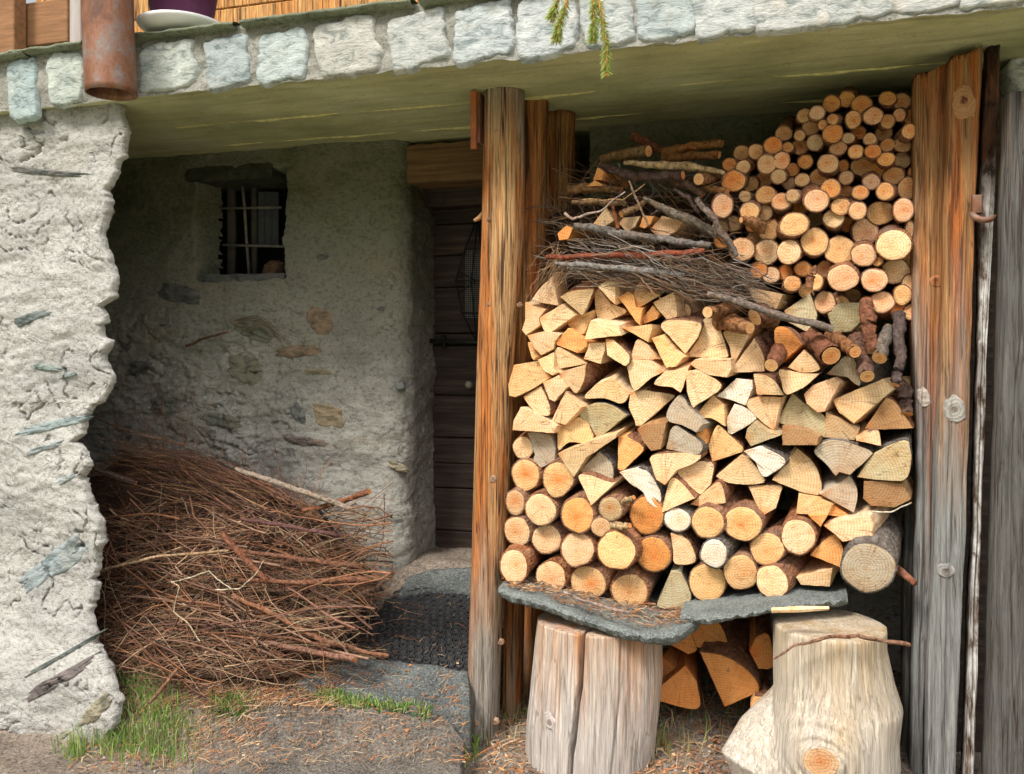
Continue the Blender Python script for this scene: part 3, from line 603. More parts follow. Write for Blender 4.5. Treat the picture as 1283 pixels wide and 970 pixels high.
def mat_knot():
    t = NT('knot_wood', .7, .25); ln = t.n('ShaderNodeVectorMath', operation='LENGTH'); t.l(t.tc.outputs['Object'], ln.inputs[0]); n = t.noise(t.coord((1, 1, 1)), 40, 4)
    w_ = t.math('SINE', t.math('MULTIPLY', t.math('ADD', ln.outputs['Value'], t.math('MULTIPLY', n, .035)), 520)); c = t.oi.outputs['Color']; c = t.mix(t.ramp(ln.outputs['Value'], [(.004, .8), (.016, 0.)]), c, t.mix(1., c, (.35, .24, .18), 'MULTIPLY'))
    c = t.mix(t.ramp(w_, [(0., 0.), (1., .35)]), c, t.mix(1., c, (.4, .3, .25), 'MULTIPLY')); return t.fin(c, (w_, .3, .003), (n, .5, .004))
KNOT = mat_knot()
P1L = [(607, 112), (603, 300), (598, 450), (594, 600), (590, 750), (586, 900), (583, 1010)]; P1R = [(656, 112), (656, 300), (649, 380), (643, 456), (640, 558), (635, 646), (628, 776), (623, 929), (621, 1010)]
p1 = thing('timber_post', 'front round post, orange midway and grey at its foot, left of the wood stack', 'post', group='posts beside the wood stack')
postm('trunk', P1L, P1R, 3.25, .075, POST, p1, cracks=((math.pi*1.38, .12, .16), (math.pi*1.62, .08, .07)))
for px, py, r in ((622, 165, 3), (612, 275, 3.5), (650, 382, 4), (612, 381, 4), (618, 600, 6), (627, 805, 5), (598, 905, 5), (620, 905, 6)): knot(px, py, r*.8, 3.187, p1, (.36, .24, .16))
mm = MB(); mm.add(*tube([rp(605, 268, 3.26), rp(599, 274, 3.24), rp(594, 276, 3.22)], [.012, .01, .006], 8)); mm.build('branch_stub', SPLIT, p1, color=(.5, .3, .15))
p2 = thing('timber_post', 'second post, orange and fluted, tucked behind the front left post', 'post', group='posts beside the wood stack')
postm('trunk', [(645, 112), (640, 500), (632, 760), (628, 1010)], [(687, 118), (684, 300), (674, 400), (662, 500), (656, 755), (650, 1010)], 3.42, .07, POST_DK, p2, py0=120, cracks=((math.pi*1.6, .15, .2),))
p3 = thing('timber_post', 'third and hindmost left post, dull brown, nearest the back wall', 'post', group='posts beside the wood stack')
postm('trunk', [(683, 140), (672, 600), (655, 755), (650, 1010)], [(720, 145), (717, 250), (705, 350), (690, 600), (682, 755), (676, 1010)], 3.62, .07, POST_DK, p3, py0=145, cracks=((math.pi*1.45, .2, .25),))
BR = thing('rusty_bracket', 'flat rusty iron bracket beside the top of the front left post', 'bracket')
a, b = rp(594, 190, 3.22), rp(601, 118, 3.22); mk('bracket_plate', *box(a.x, b.x, 3.17, 3.19, a.z, b.z, .003), RUSTO, BR, smooth=False)
a, b = rp(602, 182, 3.24), rp(606, 120, 3.24); mk('bracket_web', *box(a.x, b.x, 3.19, 3.25, a.z, b.z, .002), RUST, BR, smooth=False)
def board(L, Rr, Y, th, mat, parent, name='board', py0=70, py1=1010, n=100, slope=0, bow=.13, ns=24):
    V = []; Fc = []; prof = []
    for k in range(ns+1):
        q = -1+2*k/ns; prof.append((q*(1-.02*(abs(q) > .99)), -th*(.5+bow*(1-q*q)**.5*.6)*(1 if abs(q) < .99 else .2)))
    prof += [(.96, th*.5), (-.96, th*.5)]; m_ = len(prof)
    for i in range(n+1):
        py = py0+(py1-py0)*i/n; l, r = interp(L, py), interp(Rr, py); a, b = rp(l, py, Y), rp(r, py, Y); cx = (a.x+b.x)/2; hw = (b.x-a.x)/2
        for q, d in prof:
            e = .010*fn(q*2.5+Y*9, a.z*1.5, Y, 4)+.003*fn(q*16+Y*9, a.z*1.6, Y, 3)
            V.append(Vector((cx+q*hw+.003*fn(a.z*7, q, Y*3), Y+d-e, a.z+(-slope*(1-(q+1)/2)+.006*fn(q*9, 3, Y) if i == 0 else 0))))
    for i in range(n):
        for k in range(m_): b2 = (k+1) % m_; Fc.append((i*m_+k, (i+1)*m_+k, (i+1)*m_+b2, i*m_+b2))
    Fc.append(tuple(range(m_))); Fc.append(tuple(range(n*m_, (n+1)*m_))[::-1])
    return mk(name, V, Fc, mat, parent)
SEAM1 = [(1186, 80), (1179, 285), (1177, 375), (1176, 452), (1169, 560), (1165, 726), (1158, 820), (1156, 1010)]
SEAM2 = [(1229, 60), (1219, 266), (1215, 396), (1212, 500), (1208, 661), (1204, 720), (1196, 954), (1194, 1010)]
B1 = thing('slab_board', 'reddish orange upright board next to the log ends, grey at its foot', 'board', group='upright boards at the right'); board([(1143, 95), (1142, 250), (1139, 340), (1141, 450), (1146, 600), (1144, 700), (1138, 960)], SEAM1, 3.30, .09, BOARD, B1, py0=88, slope=.045)
B2 = thing('slab_board', 'broad upright board with a big knot near its top, second from the log ends', 'board', group='upright boards at the right'); board(SEAM1, SEAM2, 3.235, .08, BOARD, B2, py0=66, slope=.05)
B3 = thing('slab_board', 'narrow charred black and flaking white upright strip between two broader boards', 'board', group='upright boards at the right'); board([(x+(5 if y < 300 else 9), y) for x, y in SEAM2], [(1251, 60), (1243, 266), (1235, 398), (1230, 560), (1224, 726), (1219, 954), (1218, 1010)], 3.27, .06, CHAR, B3, py0=62)
B4 = thing('slab_board', 'grey brown upright board at the far right edge', 'board', group='upright boards at the right'); board([(1256, 118), (1251, 280), (1248, 396), (1242, 596), (1238, 720), (1231, 960)], [(1312, 118), (1305, 500), (1300, 1010)], 3.12, .08, BOARD_G, B4, py0=120)
B5 = thing('slab_board', 'dark grey post standing in shade just left of the board row foot', 'post', group='upright boards at the right'); board([(1134, 560), (1130, 700), (1128, 1010)], [(1160, 560), (1160, 1010)], 3.40, .06, BOARD_G, B5, py0=560)
knot(1207, 128, 15, 3.188, B2, (.42, .21, .09), 0, 26); knot(1208, 125, 7, 3.182, B2, (.22, .08, .04), 0, 9); knot(1195, 512, 14, 3.19, B2, (.33, .31, .28), .3, 20); knot(1194, 512, 6, 3.184, B2, (.26, .2, .16), .3, 9); knot(1157, 498, 9, 3.235, B1, (.42, .36, .32), .2, 14); knot(1172, 352, 8, 3.245, B1, (.36, .15, .06), .2, 8); knot(1185, 716, 12, 3.18, B2, (.26, .25, .24), 0, 10)
BK = thing('gap_shade_panels', 'dark panels added behind the upright boards at the right as shade in the gaps', 'board')
for k in range(4): mk('gap_shade_panel', *box(.56+k*.3, .855+k*.3, 3.40, 3.43, -.2, 2.22, .004), DOORW, BK, smooth=False)  # added dark panels stand in for shade between the upright boards
LT = thing('iron_staple', 'small rusty iron clamp and curved hook nailed across the charred strip', 'bracket')
a, b = rp(1216, 269, 3.17), rp(1229, 245, 3.17); mk('clamp_plate', *box(a.x, b.x, 3.15, 3.175, a.z, b.z, .003), RUST, LT, smooth=False)
mk('hook', *tube([rp(1217, 268, 3.15), rp(1222, 273, 3.13), rp(1230, 276, 3.13), rp(1240, 275, 3.13), rp(1247, 271, 3.15)], [.009, .011, .011, .01, .006], 10), RUST, LT)
# ------------------------------------------------------------------ stumps and shelf
def stump(name, L, Rr, Y, dep, mat, parent, py0, py1=1010, dome=0, n=60, na=56, jit=.05, cracks=(), flare=None, top=None):
    o = postm(name, L, Rr, Y, dep, mat, parent, py0, py1, n, na, jit, 0, cracks=cracks); return o
ST1 = thing('split_stump', 'silvery debarked stump with a long dark crack holding up the left of the stone shelf', 'stump')
postm('trunk', [(676, 760), (668, 830), (660, 900), (656, 1010)], [(828, 770), (830, 830), (826, 880), (818, 960), (816, 1010)], 3.17, .19, STUMP, ST1, 770, na=320, n=80, jit=.03, cracks=((math.pi*1.5-.12, .042, .8), (math.pi*1.5+.5, .03, .05), (math.pi*1.5-.7, .03, .05)))
knot(688, 905, 9, 3.005, ST1, (.46, .42, .39), .4, 12)
ST2 = thing('pale_stump', 'thick pale stump with root flare and sawn knot under the right shelf slab', 'stump')
o = postm('trunk', [(968, 758), (968, 850), (966, 900), (962, 950), (960, 1010)], [(1112, 760), (1112, 800), (1122, 840), (1133, 870), (1128, 910), (1130, 940), (1118, 1010)], 3.12, .19, STUMP2, ST2, 775, na=150, n=90, jit=.03, cracks=((math.pi*1.66, .03, .05), (math.pi*1.44, .025, .03)))
kc = rp(1028, 955, 2.9)
for v in o.data.vertices:
    d = math.hypot((v.co.x-kc.x)/.15, (v.co.z-kc.z)/.13)
    if v.co.y < 3.15: v.co.y -= .07*math.exp(-d*d)+.010*math.sin(d*22)*math.exp(-d*d*1.3)*(d > .45)
    if d < .45 and v.co.y < 3.15: v.co.y -= .02
mbr = MB(); mbr.add([v.co.copy() for v in o.data.vertices], [tuple(p.vertices) for p in o.data.polygons])
mbr.add(*tube([rp(1025, 830, 3.18), rp(992, 885, 3.16), rp(964, 925, 3.13), rp(945, 962, 3.09), rp(920, 1030, 3.05)], [.06, .09, .115, .125, .135], 60, jit=.08, seed=3))
bpy.data.objects.remove(o); o = mbr.build('trunk', STUMP2, ST2); md = o.modifiers.new('union', 'REMESH'); md.mode = 'VOXEL'; md.voxel_size = .0055; md.use_smooth_shade = True
ms = o.modifiers.new('soften', 'SMOOTH'); ms.factor = .5; ms.iterations = 3
V = [Vector((.052*q*math.cos(2*math.pi*k/24), -.002, .042*q*math.sin(2*math.pi*k/24))) for q in (0.01, .5, 1) for k in range(24)]
mk('knot_face', V, [(r*24+k, r*24+(k+1) % 24, (r+1)*24+(k+1) % 24, (r+1)*24+k) for r in range(2) for k in range(24)], CUT, ST2, uv=[(v.x, v.z) for v in V], loc=rp(1028, 955, 2.79), color=(.62, .48, .32))
def slabstone(name, front, zt, zb, yb, mat, lab, n=130):
    # front: list of (px, Y) giving the front edge, left to right
    V = []; Fc = []
    fx = [(rp(px, 760, Y).x, Y) for px, Y in front]; x0, x1 = fx[0][0], fx[-1][0]
    tab = [(Y, x) for x, Y in fx]
    for i in range(n+1):
        x = x0+(x1-x0)*i/n; Y = interp(tab, x)+.012*fn(x*16, 1, 9); dz = .008*fn(x*5, 2, 2); zt_ = zt(x)+dz; zb_ = zb(x)+.01*fn(x*9, 8, 1)
        V += [Vector((x, yb, zt_)), Vector((x, (Y+yb)/2, zt_+.006*fn(x*9, 5, 2))), Vector((x, Y+.06, zt_+.004*fn(x*20, 4, 2))), Vector((x, Y+.008, zt_-.004)), Vector((x, Y-.006+.010*fn(x*26, 4, 4), zt_-(zt_-zb_)*.35+.009*fn(x*45, 7, 7))), Vector((x, Y+.004+.014*fn(x*40, 3, 7), zb_+(zt_-zb_)*.3+.006*fn(x*50, 2, 1))), Vector((x, Y+.03+.008*fn(x*30, 2, 3), zb_)), Vector((x, yb, zb_))]
    for i in range(n):
        for k in range(7): Fc.append((i*8+k, i*8+k+1, i*8+k+9, i*8+k+8))
        Fc.append((i*8+7, i*8, i*8+8, i*8+15))
    Fc += [tuple(range(8))[::-1], tuple(n*8+q for q in range(8))]
    return mk(name, V, Fc, mat, SHELF, smooth=False) if not lab else tag_l(mk(name, V, Fc, mat, SHELF, smooth=False), lab)
def tag_l(o, lab): o['label'] = lab; return o
def shz(x): return interp([(.525, -1.1), (.515, -.85), (.462, -.55), (.455, -.45), (.465, -.32), (.49, -.25)], x)
SHELF = thing('stone_shelf', 'rough blue grey stone shelf slabs carrying the firewood across the two stumps', 'shelf')
slabstone('shelf_slab', [(624, 3.12), (640, 3.07), (680, 3.03), (740, 2.99), (790, 2.95), (830, 2.95), (855, 2.99), (874, 3.08)], shz, lambda x: shz(x)-.048, 3.75, SHELFS, 'left slab with a curved front edge bulging forward')
slabstone('shelf_slab', [(852, 3.07), (880, 3.02), (930, 3.0), (970, 3.04), (1020, 3.12), (1062, 3.2)], lambda x: .487+.075*sm(-.4, .05, x), lambda x: .445+.08*sm(-.4, .0, x), 3.74, SHELFS, 'right slab resting on the pale stump')
# ------------------------------------------------------------------ firewood
TINT = {'p': ((.86, .64, .405), 'pale yellow'), 'o': ((.78, .42, .16), 'orange tinted'), 'g': ((.47, .42, .34), 'grey weathered'), 'w': ((.80, .76, .70), 'whitish'), 'b': ((.42, .26, .13), 'dark brown'), 't': ((.68, .51, .31), 'tan'), 'l': ((.50, .45, .29), 'olive grey'), 'r': ((.80, .56, .37), 'pinkish'), 'y': ((.80, .545, .28), 'honey coloured'), 'd': ((.76, .36, .12), 'deep orange')}
def jc(c, s=.05):
    k = 1+R(-s, s); return tuple(min(.88, q*k*(1+R(-.02, .02))) for q in c)
def rlog(px, py, rx, ry, Y, tint, lab, tilt=(.1, .1), L=.36, bark=None, group=None, name='round_log'):
    c = rp(px, py, Y); m = mpp(px, Y); a, b = rx*m*1.02, ry*m; n = 26; sd_ = px*.37+py*.11; sx, sz = R(-.12, .12), R(-.12, .12)
    rr = [1+.10*fn(math.cos(2*math.pi*k/n)+sd_, math.sin(2*math.pi*k/n), sd_, 3) for k in range(n)]
    o = thing(name, lab, 'log', c, group); E = []
    for q in (.02, .35, .7, .94, 1.0):
        for k in range(n):
            t = 2*math.pi*k/n; x, z = a*q*rr[k]*math.cos(t), b*q*rr[k]*math.sin(t); E.append(Vector((x, sx*x+sz*z+(.0015 if q == 1. else 0)+.0012*fn(x*60+sd_, z*60, 3), z)))
    Fc = [(r*n+k, r*n+(k+1) % n, (r+1)*n+(k+1) % n, (r+1)*n+k) for r in range(4) for k in range(n)]+[tuple(range(n))[::-1]]
    ox, oz = R(-.2, .2)*a, R(-.2, .2)*b
    mk('cut_end', E, Fc, CUT, o, uv=[(v.x-ox, v.z-oz) for v in E], color=jc(TINT[tint][0], .10))
    V = []; ns = 7; tb = 1+.002/a+R(.02, .08)
    for i in range(ns+1):
        yy = L*(i-1)/(ns-1) if i else 0.
        for k in range(n):
            t = 2*math.pi*k/n; g = tb if i else .97; g *= 1+(.09*fn(math.cos(t)*2.5+sd_, math.sin(t)*2.5, yy*18, 4) if i > 1 else 0)
            x, z = a*g*rr[k]*math.cos(t), b*g*rr[k]*math.sin(t); y0 = (sx*x+sz*z)*(1 if i < 3 else 0)
            V.append(Vector((x+tilt[0]*yy, yy+y0+(.002 if i < 2 else 0), z+tilt[1]*yy)))
    Fb = [(i*n+k, i*n+(k+1) % n, (i+1)*n+(k+1) % n, (i+1)*n+k) for i in range(ns) for k in range(n)]+[tuple(ns*n+k for k in range(n))]
    mk('bark', V, Fb, bark or BARK, o); return o
def wedge(P_, Y, tint, lab, tilt=(.12, .05), L=.36, nobark=False, group=None, name='split_log'):
    W = [rp(x, y, Y) for x, y in P_]; cx = sum(p.x for p in W)/len(W); cz = sum(p.z for p in W)/len(W); c = Vector((cx, Y, cz)); sd_ = cx*31+cz*17
    O = []; isb = []; N = len(W)
    for i in range(N):
        a, b = W[i], W[(i+1) % N]; d = (b-a).length; k = max(2, int(d/.012)); arc = not nobark and i not in (0, N-1)
        nrm = Vector(((b-a).z, 0, -(b-a).x)).normalized()
        for j in range(k):
            q = j/k; p = a+(b-a)*q
            if arc and N > 3:
                p0 = W[i-1] if i > 1 else a*2-b; p3 = W[(i+2) % N] if i < N-2 else b*2-a
                p = .5*((2*a)+(b-p0)*q+(2*p0-5*a+4*b-p3)*q*q+(3*a-p0-3*b+p3)*q*q*q)
            p = p+nrm*(.0022*fn(q*5+sd_, i*3, sd_, 3)*math.sin(math.pi*min(1, q*2 if q < .5 else 2-2*q))); O.append((p.x-cx, p.z-cz)); isb.append(arc)
    n = len(O); sx, sz = R(-.16, .16), R(-.16, .16); o = thing(name, lab, 'log', c, group)
    E = [Vector((x*.965, sx*x+sz*z+.0015*fn(x*50+sd_, z*50, 1), z*.965)) for x, z in O]+[Vector((x, sx*x+sz*z+.003, z)) for x, z in O]
    px_, pz_ = W[0].x-cx, W[0].z-cz; dx, dz = -px_, -pz_; l = math.hypot(dx, dz) or 1; k_ = R(0, .01); px_ -= dx/l*k_; pz_ -= dz/l*k_
    mk('cut_end', E, [tuple(range(n))]+[(k, (k+1) % n, n+(k+1) % n, n+k) for k in range(n)], CUT, o, uv=[(v.x-px_, v.z-pz_) for v in E], color=jc(TINT[tint][0], .12), smooth=False)
    for part, flag_, mat in (('split_side', False, SPLIT), ('bark', True, GREYBARK if tint in 'gwl' else BARK)):
        V = []; Fc = []; ns = 6; sel = [k for k in range(n) if isb[k] == flag_]
        if not sel: continue
        for i in range(ns+1):
            yy = L*i/ns
            for (x, z) in O:
                s_ = 1+(.05*fn(x*22+sd_, z*22, yy*9, 3) if i else 0)+(.02 if flag_ else 0); y0 = (sx*x+sz*z+.003) if i < 3 else 0
                V.append(Vector((x*s_+tilt[0]*yy, yy+y0, z*s_+tilt[1]*yy)))
        for i in range(ns):
            for k in sel: b = (k+1) % n; Fc.append((i*n+k, i*n+b, (i+1)*n+b, (i+1)*n+k))
        if not flag_: Fc.append(tuple(ns*n+k for k in range(n)))
        used = sorted({q for f in Fc for q in f}); mp_ = {q: i for i, q in enumerate(used)}
        mk(part, [V[q] for q in used], [tuple(mp_[q] for q in f) for f in Fc], mat, o, color=jc(tuple(q*.9 for q in TINT[tint][0])), smooth=flag_)
    return o
CROP = {4: (620, 330, 4.752), 5: (870, 350, 4.424), 6: (620, 500, 4.752), 7: (870, 530, 4.217), 8: (620, 640, 4.752), 3: (860, 260, 4.277), 2: (860, 110, 4.277), 1: (670, 110, 5.104), 0: (0, 0, 1), 9: (600, 720, 3.666)}
def cv(c, pts): ox, oy, s_ = CROP[c]; return [(ox+x/s_, oy+y/s_) for x, y in pts]
ORD = ['first', 'second', 'third', 'fourth', 'fifth', 'sixth', 'seventh', 'eighth', 'ninth', 'tenth', 'eleventh', 'twelfth', 'thirteenth', 'fourteenth', 'fifteenth', 'sixteenth', 'seventeenth', 'eighteenth', 'nineteenth', 'twentieth', 'last', 'outermost']
# split logs: (crop, tint, points with the pith corner first); '*' after the tint = no bark edge
WD = [
(4,'p',[(375,252),(345,72),(265,150),(210,225)]),(4,'t',[(515,312),(385,200),(440,172),(500,158),(585,155),(575,190),(548,262)]),(4,'p',[(717,250),(612,142),(655,106),(713,82)]),
(4,'p',[(612,150),(690,240),(785,285),(700,330),(620,350),(595,270),(590,170)]),(4,'o*',[(728,203),(790,165),(822,185),(840,262),(880,270),(865,370),(840,350),(780,265)]),(4,'y*',[(850,268),(822,195),(862,90),(905,170),(985,188)]),
(4,'p*',[(937,232),(1065,170),(1080,260),(1085,318),(1020,335),(975,285)]),(4,'o*',[(875,330),(935,252),(975,300),(965,330),(885,362)]),
(4,'t*',[(175,232),(300,272),(262,325),(270,370),(185,430),(160,400),(178,330)]),(4,'p*',[(262,325),(400,240),(485,305),(320,418),(290,400),(268,350)]),(4,'y*',[(425,352),(490,310),(590,278),(575,330),(530,420),(500,425),(430,370)]),
(4,'p*',[(565,340),(740,370),(755,430),(530,455),(545,400)]),(4,'y*',[(755,385),(930,362),(935,390),(910,470),(830,425)]),(4,'p',[(1130,542),(1040,440),(985,380),(1010,345),(1100,338),(1225,360),(1210,440)]),
(0,'p',[(858,447),(874.6,424.7),(881,399.4),(893,399),(903,415),(911,440),(911,448),(890,449)]),
(4,'p*',[(192,430),(300,402),(390,420),(355,465),(345,510),(270,548),(230,505)]),(4,'o*',[(360,470),(435,385),(545,465),(545,495),(490,535),(370,488)]),(4,'p*',[(522,570),(560,475),(660,470),(655,520),(625,600)]),
(4,'p',[(655,450),(705,455),(775,520),(803,560),(778,612),(665,548)]),(4,'p',[(980,572),(808,578),(815,520),(850,450),(905,480)]),(4,'y*',[(928,445),(1000,425),(1060,520),(1125,560),(1080,615),(1020,625),(985,560)]),
(5,'p',[(210,485),(195,380),(160,290),(240,282),(305,310)]),(5,'p',[(190,520),(330,325),(380,420),(388,512)]),(5,'d',[(480,465),(490,400),(445,350),(450,270),(520,275),(600,360)]),
(4,'p*',[(255,575),(345,530),(350,620),(370,650),(340,668),(290,640)]),(4,'p',[(540,598),(350,635),(345,570),(372,500),(425,520)]),(4,'p',[(1005,645),(935,680),(840,758),(820,750),(795,680),(790,580),(930,580)]),
(4,'p',[(1155,612),(1135,690),(1105,770),(1060,740),(945,720),(1000,650)]),(0,'p*',[(864,456),(870.4,450.5),(915,449.8),(916,463),(910.7,473),(888,470),(870,461)]),
(5,'p',[(345,640),(325,527),(380,530),(440,560),(500,643)]),(5,'p',[(690,525),(620,590),(510,640),(480,570),(470,500),(600,522)]),(5,'t',[(605,390),(650,430),(695,500),(600,518),(515,490)]),(5,'g',[(730,525),(830,425),(890,440),(920,575),(900,588),(850,545)]),
(4,'y*',[(110,605),(265,585),(330,680),(230,745),(120,798),(85,790),(78,720)]),(4,'t',[(380,650),(540,602),(530,690),(485,775),(440,735)]),(4,'p*',[(285,710),(380,665),(430,735),(350,825),(320,810)]),
(4,'p',[(695,680),(810,770),(755,835),(650,805),(530,800),(600,720)]),(0,'p',[(789.4,491),(809,489),(844,495),(836.7,504),(801,534.7),(794.7,527),(787.7,510.5)]),(0,'g',[(881,531.6),(872.5,542),(853.6,532.6),(836,527.4),(836.7,512),(851.5,495),(862,508)]),
(0,'p',[(859,465.7),(872,463),(888,470),(903,486),(872,508),(867,510),(860,490)]),(5,'w*',[(120,650),(230,550),(320,560),(325,600),(280,700),(200,670)]),(5,'p',[(440,845),(380,800),(280,690),(350,652),(488,654)]),
(5,'l',[(540,630),(600,680),(730,770),(722,870),(690,865),(455,795)]),(5,'r*',[(605,640),(650,590),(770,543),(805,575),(720,735),(680,740),(620,690)]),(5,'t*',[(765,670),(830,640),(1050,550),(1105,610),(1010,690),(880,800),(800,740)]),
(4,'p',[(163,795),(270,730),(320,830),(325,905),(250,895),(200,850)]),(0,'p*',[(708.4,490),(729.4,510),(725,514.7),(707.3,533),(689.4,528)]),(5,'y',[(165,700),(170,815),(90,770),(5,762),(100,640)]),(5,'w',[(175,775),(220,690),(280,710),(345,770),(200,862),(180,830)]),
(5,'l*',[(280,880),(290,830),(330,790),(395,840),(475,865),(310,928)]),(5,'b*',[(485,812),(600,830),(690,872),(680,920),(485,920)]),(5,'t*',[(725,740),(780,760),(918,830),(890,895),(720,878)]),(5,'b',[(945,830),(1060,655),(1120,690),(1197,810),(1195,825),(1050,835)]),
(6,'p*',[(105,185),(110,130),(150,48),(250,85),(365,160),(350,205)]),(6,'y',[(362,160),(430,150),(500,105),(545,140),(585,230),(540,265),(440,258),(380,305),(370,220)]),(6,'l',[(607,243),(570,170),(497,85),(590,25),(690,35),(790,95)]),
(6,'o',[(728,225),(780,222),(885,290),(830,360),(760,425),(730,415)]),(6,'b*',[(845,180),(900,150),(1020,140),(985,300),(930,310),(885,260)]),(6,'g',[(1015,300),(1040,190),(1075,155),(1130,190),(1230,260),(1215,330),(1110,318)]),
(0,'o*',[(872,533),(880,535),(885,555),(879,568),(872,570)]),(7,'y',[(90,208),(70,120),(120,12),(180,60),(255,130),(250,155)]),(5,'t',[(895,895),(960,850),(1018,840),(1035,925)]),
(6,'g*',[(190,200),(235,195),(330,215),(360,300),(355,370),(275,410),(220,390),(235,330)]),(6,'t*',[(375,325),(560,250),(600,240),(730,200),(720,230),(540,350),(465,468),(430,420)]),(6,'g',[(500,430),(620,310),(700,400),(690,500),(600,480)]),
(6,'p',[(570,635),(540,560),(495,460),(560,455),(690,500),(740,480)]),(6,'p',[(1010,512),(960,480),(935,410),(930,340),(1100,322),(1225,335),(1190,380),(1080,425)]),(6,'w',[(740,435),(850,410),(920,445),(985,570),(970,650),(905,610),(880,555),(800,500)]),
(6,'p',[(990,680),(1000,620),(1045,475),(1110,500),(1190,590)]),(0,'p',[(877,620),(866,611),(848,590.5),(870,579),(884,579),(893.7,583),(890,608)]),(7,'t',[(250,165),(300,200),(372,300),(320,325),(180,318),(112,282)]),
(7,'w',[(258,150),(350,120),(480,200),(380,285),(350,270),(320,205)]),(7,'t',[(408,298),(540,135),(620,200),(665,300),(660,380),(560,365)]),(7,'g',[(765,260),(745,280),(690,215),(630,150),(700,95),(800,100),(930,150),(925,180),(820,275)]),
(7,'l',[(860,290),(890,240),(950,160),(1110,90),(1140,150),(1140,220),(1105,303),(950,303)]),
(0,'t',[(864,632.6),(880,618),(900.8,604),(909,626),(905,631),(879,636)]),(7,'t',[(355,492),(280,335),(450,330),(455,365),(430,450)]),(7,'y*',[(535,480),(550,372),(650,395),(730,430),(700,490)]),(7,'o*',[(730,430),(830,500),(800,500),(700,485)]),
(7,'o*',[(600,490),(698,492),(665,550)]),(7,'g',[(660,375),(820,280),(855,340),(860,400),(840,475)]),(7,'r*',[(680,545),(750,520),(930,490),(945,540),(940,600),(780,628),(740,590)]),(7,'b*',[(893,310),(1000,305),(1100,320),(1143,405),(1060,450),(930,440),(890,400)]),
(7,'o',[(610,700),(640,660),(735,590),(785,660),(785,770)]),(7,'p*',[(535,815),(640,790),(728,770),(715,870),(560,855)]),(8,'p',[(1045,135),(1110,145),(1165,200),(1190,310),(1070,318),(1060,240)]),(8,'l',[(1045,362),(1110,370),(1165,500),(1140,570),(1060,585),(965,565),(1000,470)]),
(5,'t',[(490,85),(455,165),(350,140),(290,45)]),(5,'l',[(495,175),(640,75),(680,200),(640,270),(620,290),(520,240)]),(5,'l*',[(735,190),(800,130),(915,130),(925,230),(870,290),(770,300)]),
(5,'t*',[(200,460),(230,470),(330,500),(320,520),(190,520)]) if False else (4,'y*',[(195,470),(212,480),(240,560),(228,578),(215,560)])]
items = []
for c, t, pts in WD:
    P_ = cv(c, pts); cx = sum(p[0] for p in P_)/len(P_); cy = sum(p[1] for p in P_)/len(P_); ar = abs(sum(P_[i][0]*P_[(i+1) % len(P_)][1]-P_[(i+1) % len(P_)][0]*P_[i][1] for i in range(len(P_))))/2
    items.append(dict(P=P_, cx=cx, cy=cy, ar=ar, t=t[0], nb='*' in t))
def size_w(ar): return 'tiny' if ar < 350 else 'small' if ar < 800 else 'medium' if ar < 1500 else 'large'
def rowed(its, h, y0):
    rows = {}
    for it in its: rows.setdefault(int((it['cy']-y0)//h), []).append(it)
    for i, r in enumerate(sorted(rows)):
        for j, it in enumerate(sorted(rows[r], key=lambda q: q['cx'])): it['r'] = i; it['j'] = j
rowed(items, 38, 340)
for it in items:
    lab = f"{size_w(it['ar'])} {TINT[it['t']][1]} split log, {ORD[it['j']]} from left in {ORD[it['r']]} row of split logs"
    L = .36; wedge(it['P'], 3.2+R(-.035, .025)+(.07 if it['cy'] < 420 and it['cx'] > 930 else 0), it['t'], lab, (R(.02, .4), R(-.02, .26)), L, it['nb'], 'split firewood logs stacked on the shelf')
# round logs of the lower courses
RL = [(6,165,292,60,68,'p'),(6,180,455,82,92,'y'),(6,370,478,88,100,'y'),(6,118,617,55,75,'t'),(6,268,658,92,88,'p'),(6,488,688,92,102,'o'),(6,688,655,65,70,'l'),(6,628,765,55,55,'t'),(6,903,692,100,108,'d'),(6,1085,720,75,68,'w'),(6,127,785,77,86,'p'),(6,305,835,88,86,'p'),
(8,493,225,95,100,'r'),(8,720,235,103,107,'y'),(8,945,262,100,100,'d'),(8,112,335,80,98,'p'),(8,330,395,90,92,'p'),(8,555,428,105,95,'y'),(8,798,478,104,100,'y'),(7,68,843,88,102,'y'),(7,68,525,80,82,'y'),(7,250,532,98,88,'y'),(7,100,690,65,75,'w'),(7,382,667,82,83,'y'),(7,548,602,83,88,'p'),(7,242,787,85,93,'y'),(7,408,837,77,85,'p'),(7,920,765,128,128,'g')]
its = []
for c, x, y, a, b, t in RL:
    (px, py), = cv(c, [(x, y)]); s_ = CROP[c][2]; its.append(dict(cx=px, cy=py, a=a/s_, b=b/s_, t=t))
rowed(its, 36, 545)
nrow = max(i['r'] for i in its)
for it in its:
    sz = 'small' if it['a'] < 15 else 'large' if it['a'] > 22 else 'medium'
    lab = f"{sz} log with {TINT[it['t']][1]} cut end, {ORD[it['j']]} from left, {'bottom' if it['r'] == nrow else ORD[nrow-it['r']]+' from bottom'} thick log row"
    big = it['a'] > 28
    if big: lab = 'largest round log, grey sawn end with a crack, at the right end of the shelf'
    rlog(it['cx'], it['cy'], it['a'], it['b'], 3.12 if big else 3.2+R(-.04, .02), it['t'], lab, (R(.15, .45), R(.08, .35)), .42, GREYBARK if it['t'] in 'gw' else None, 'thick round logs at the bottom of the stack')
mm = MB(); mm.add(*tube([rp(1110, 705, 3.22), rp(1128, 716, 3.18), rp(1146, 731, 3.12)], [.018, .014, .01], 10))
tag(mm.build('branch_stub', BRANCH, color=(.3, .13, .08)), 'short broken branch stub poking out right of the largest grey log', 'branch')
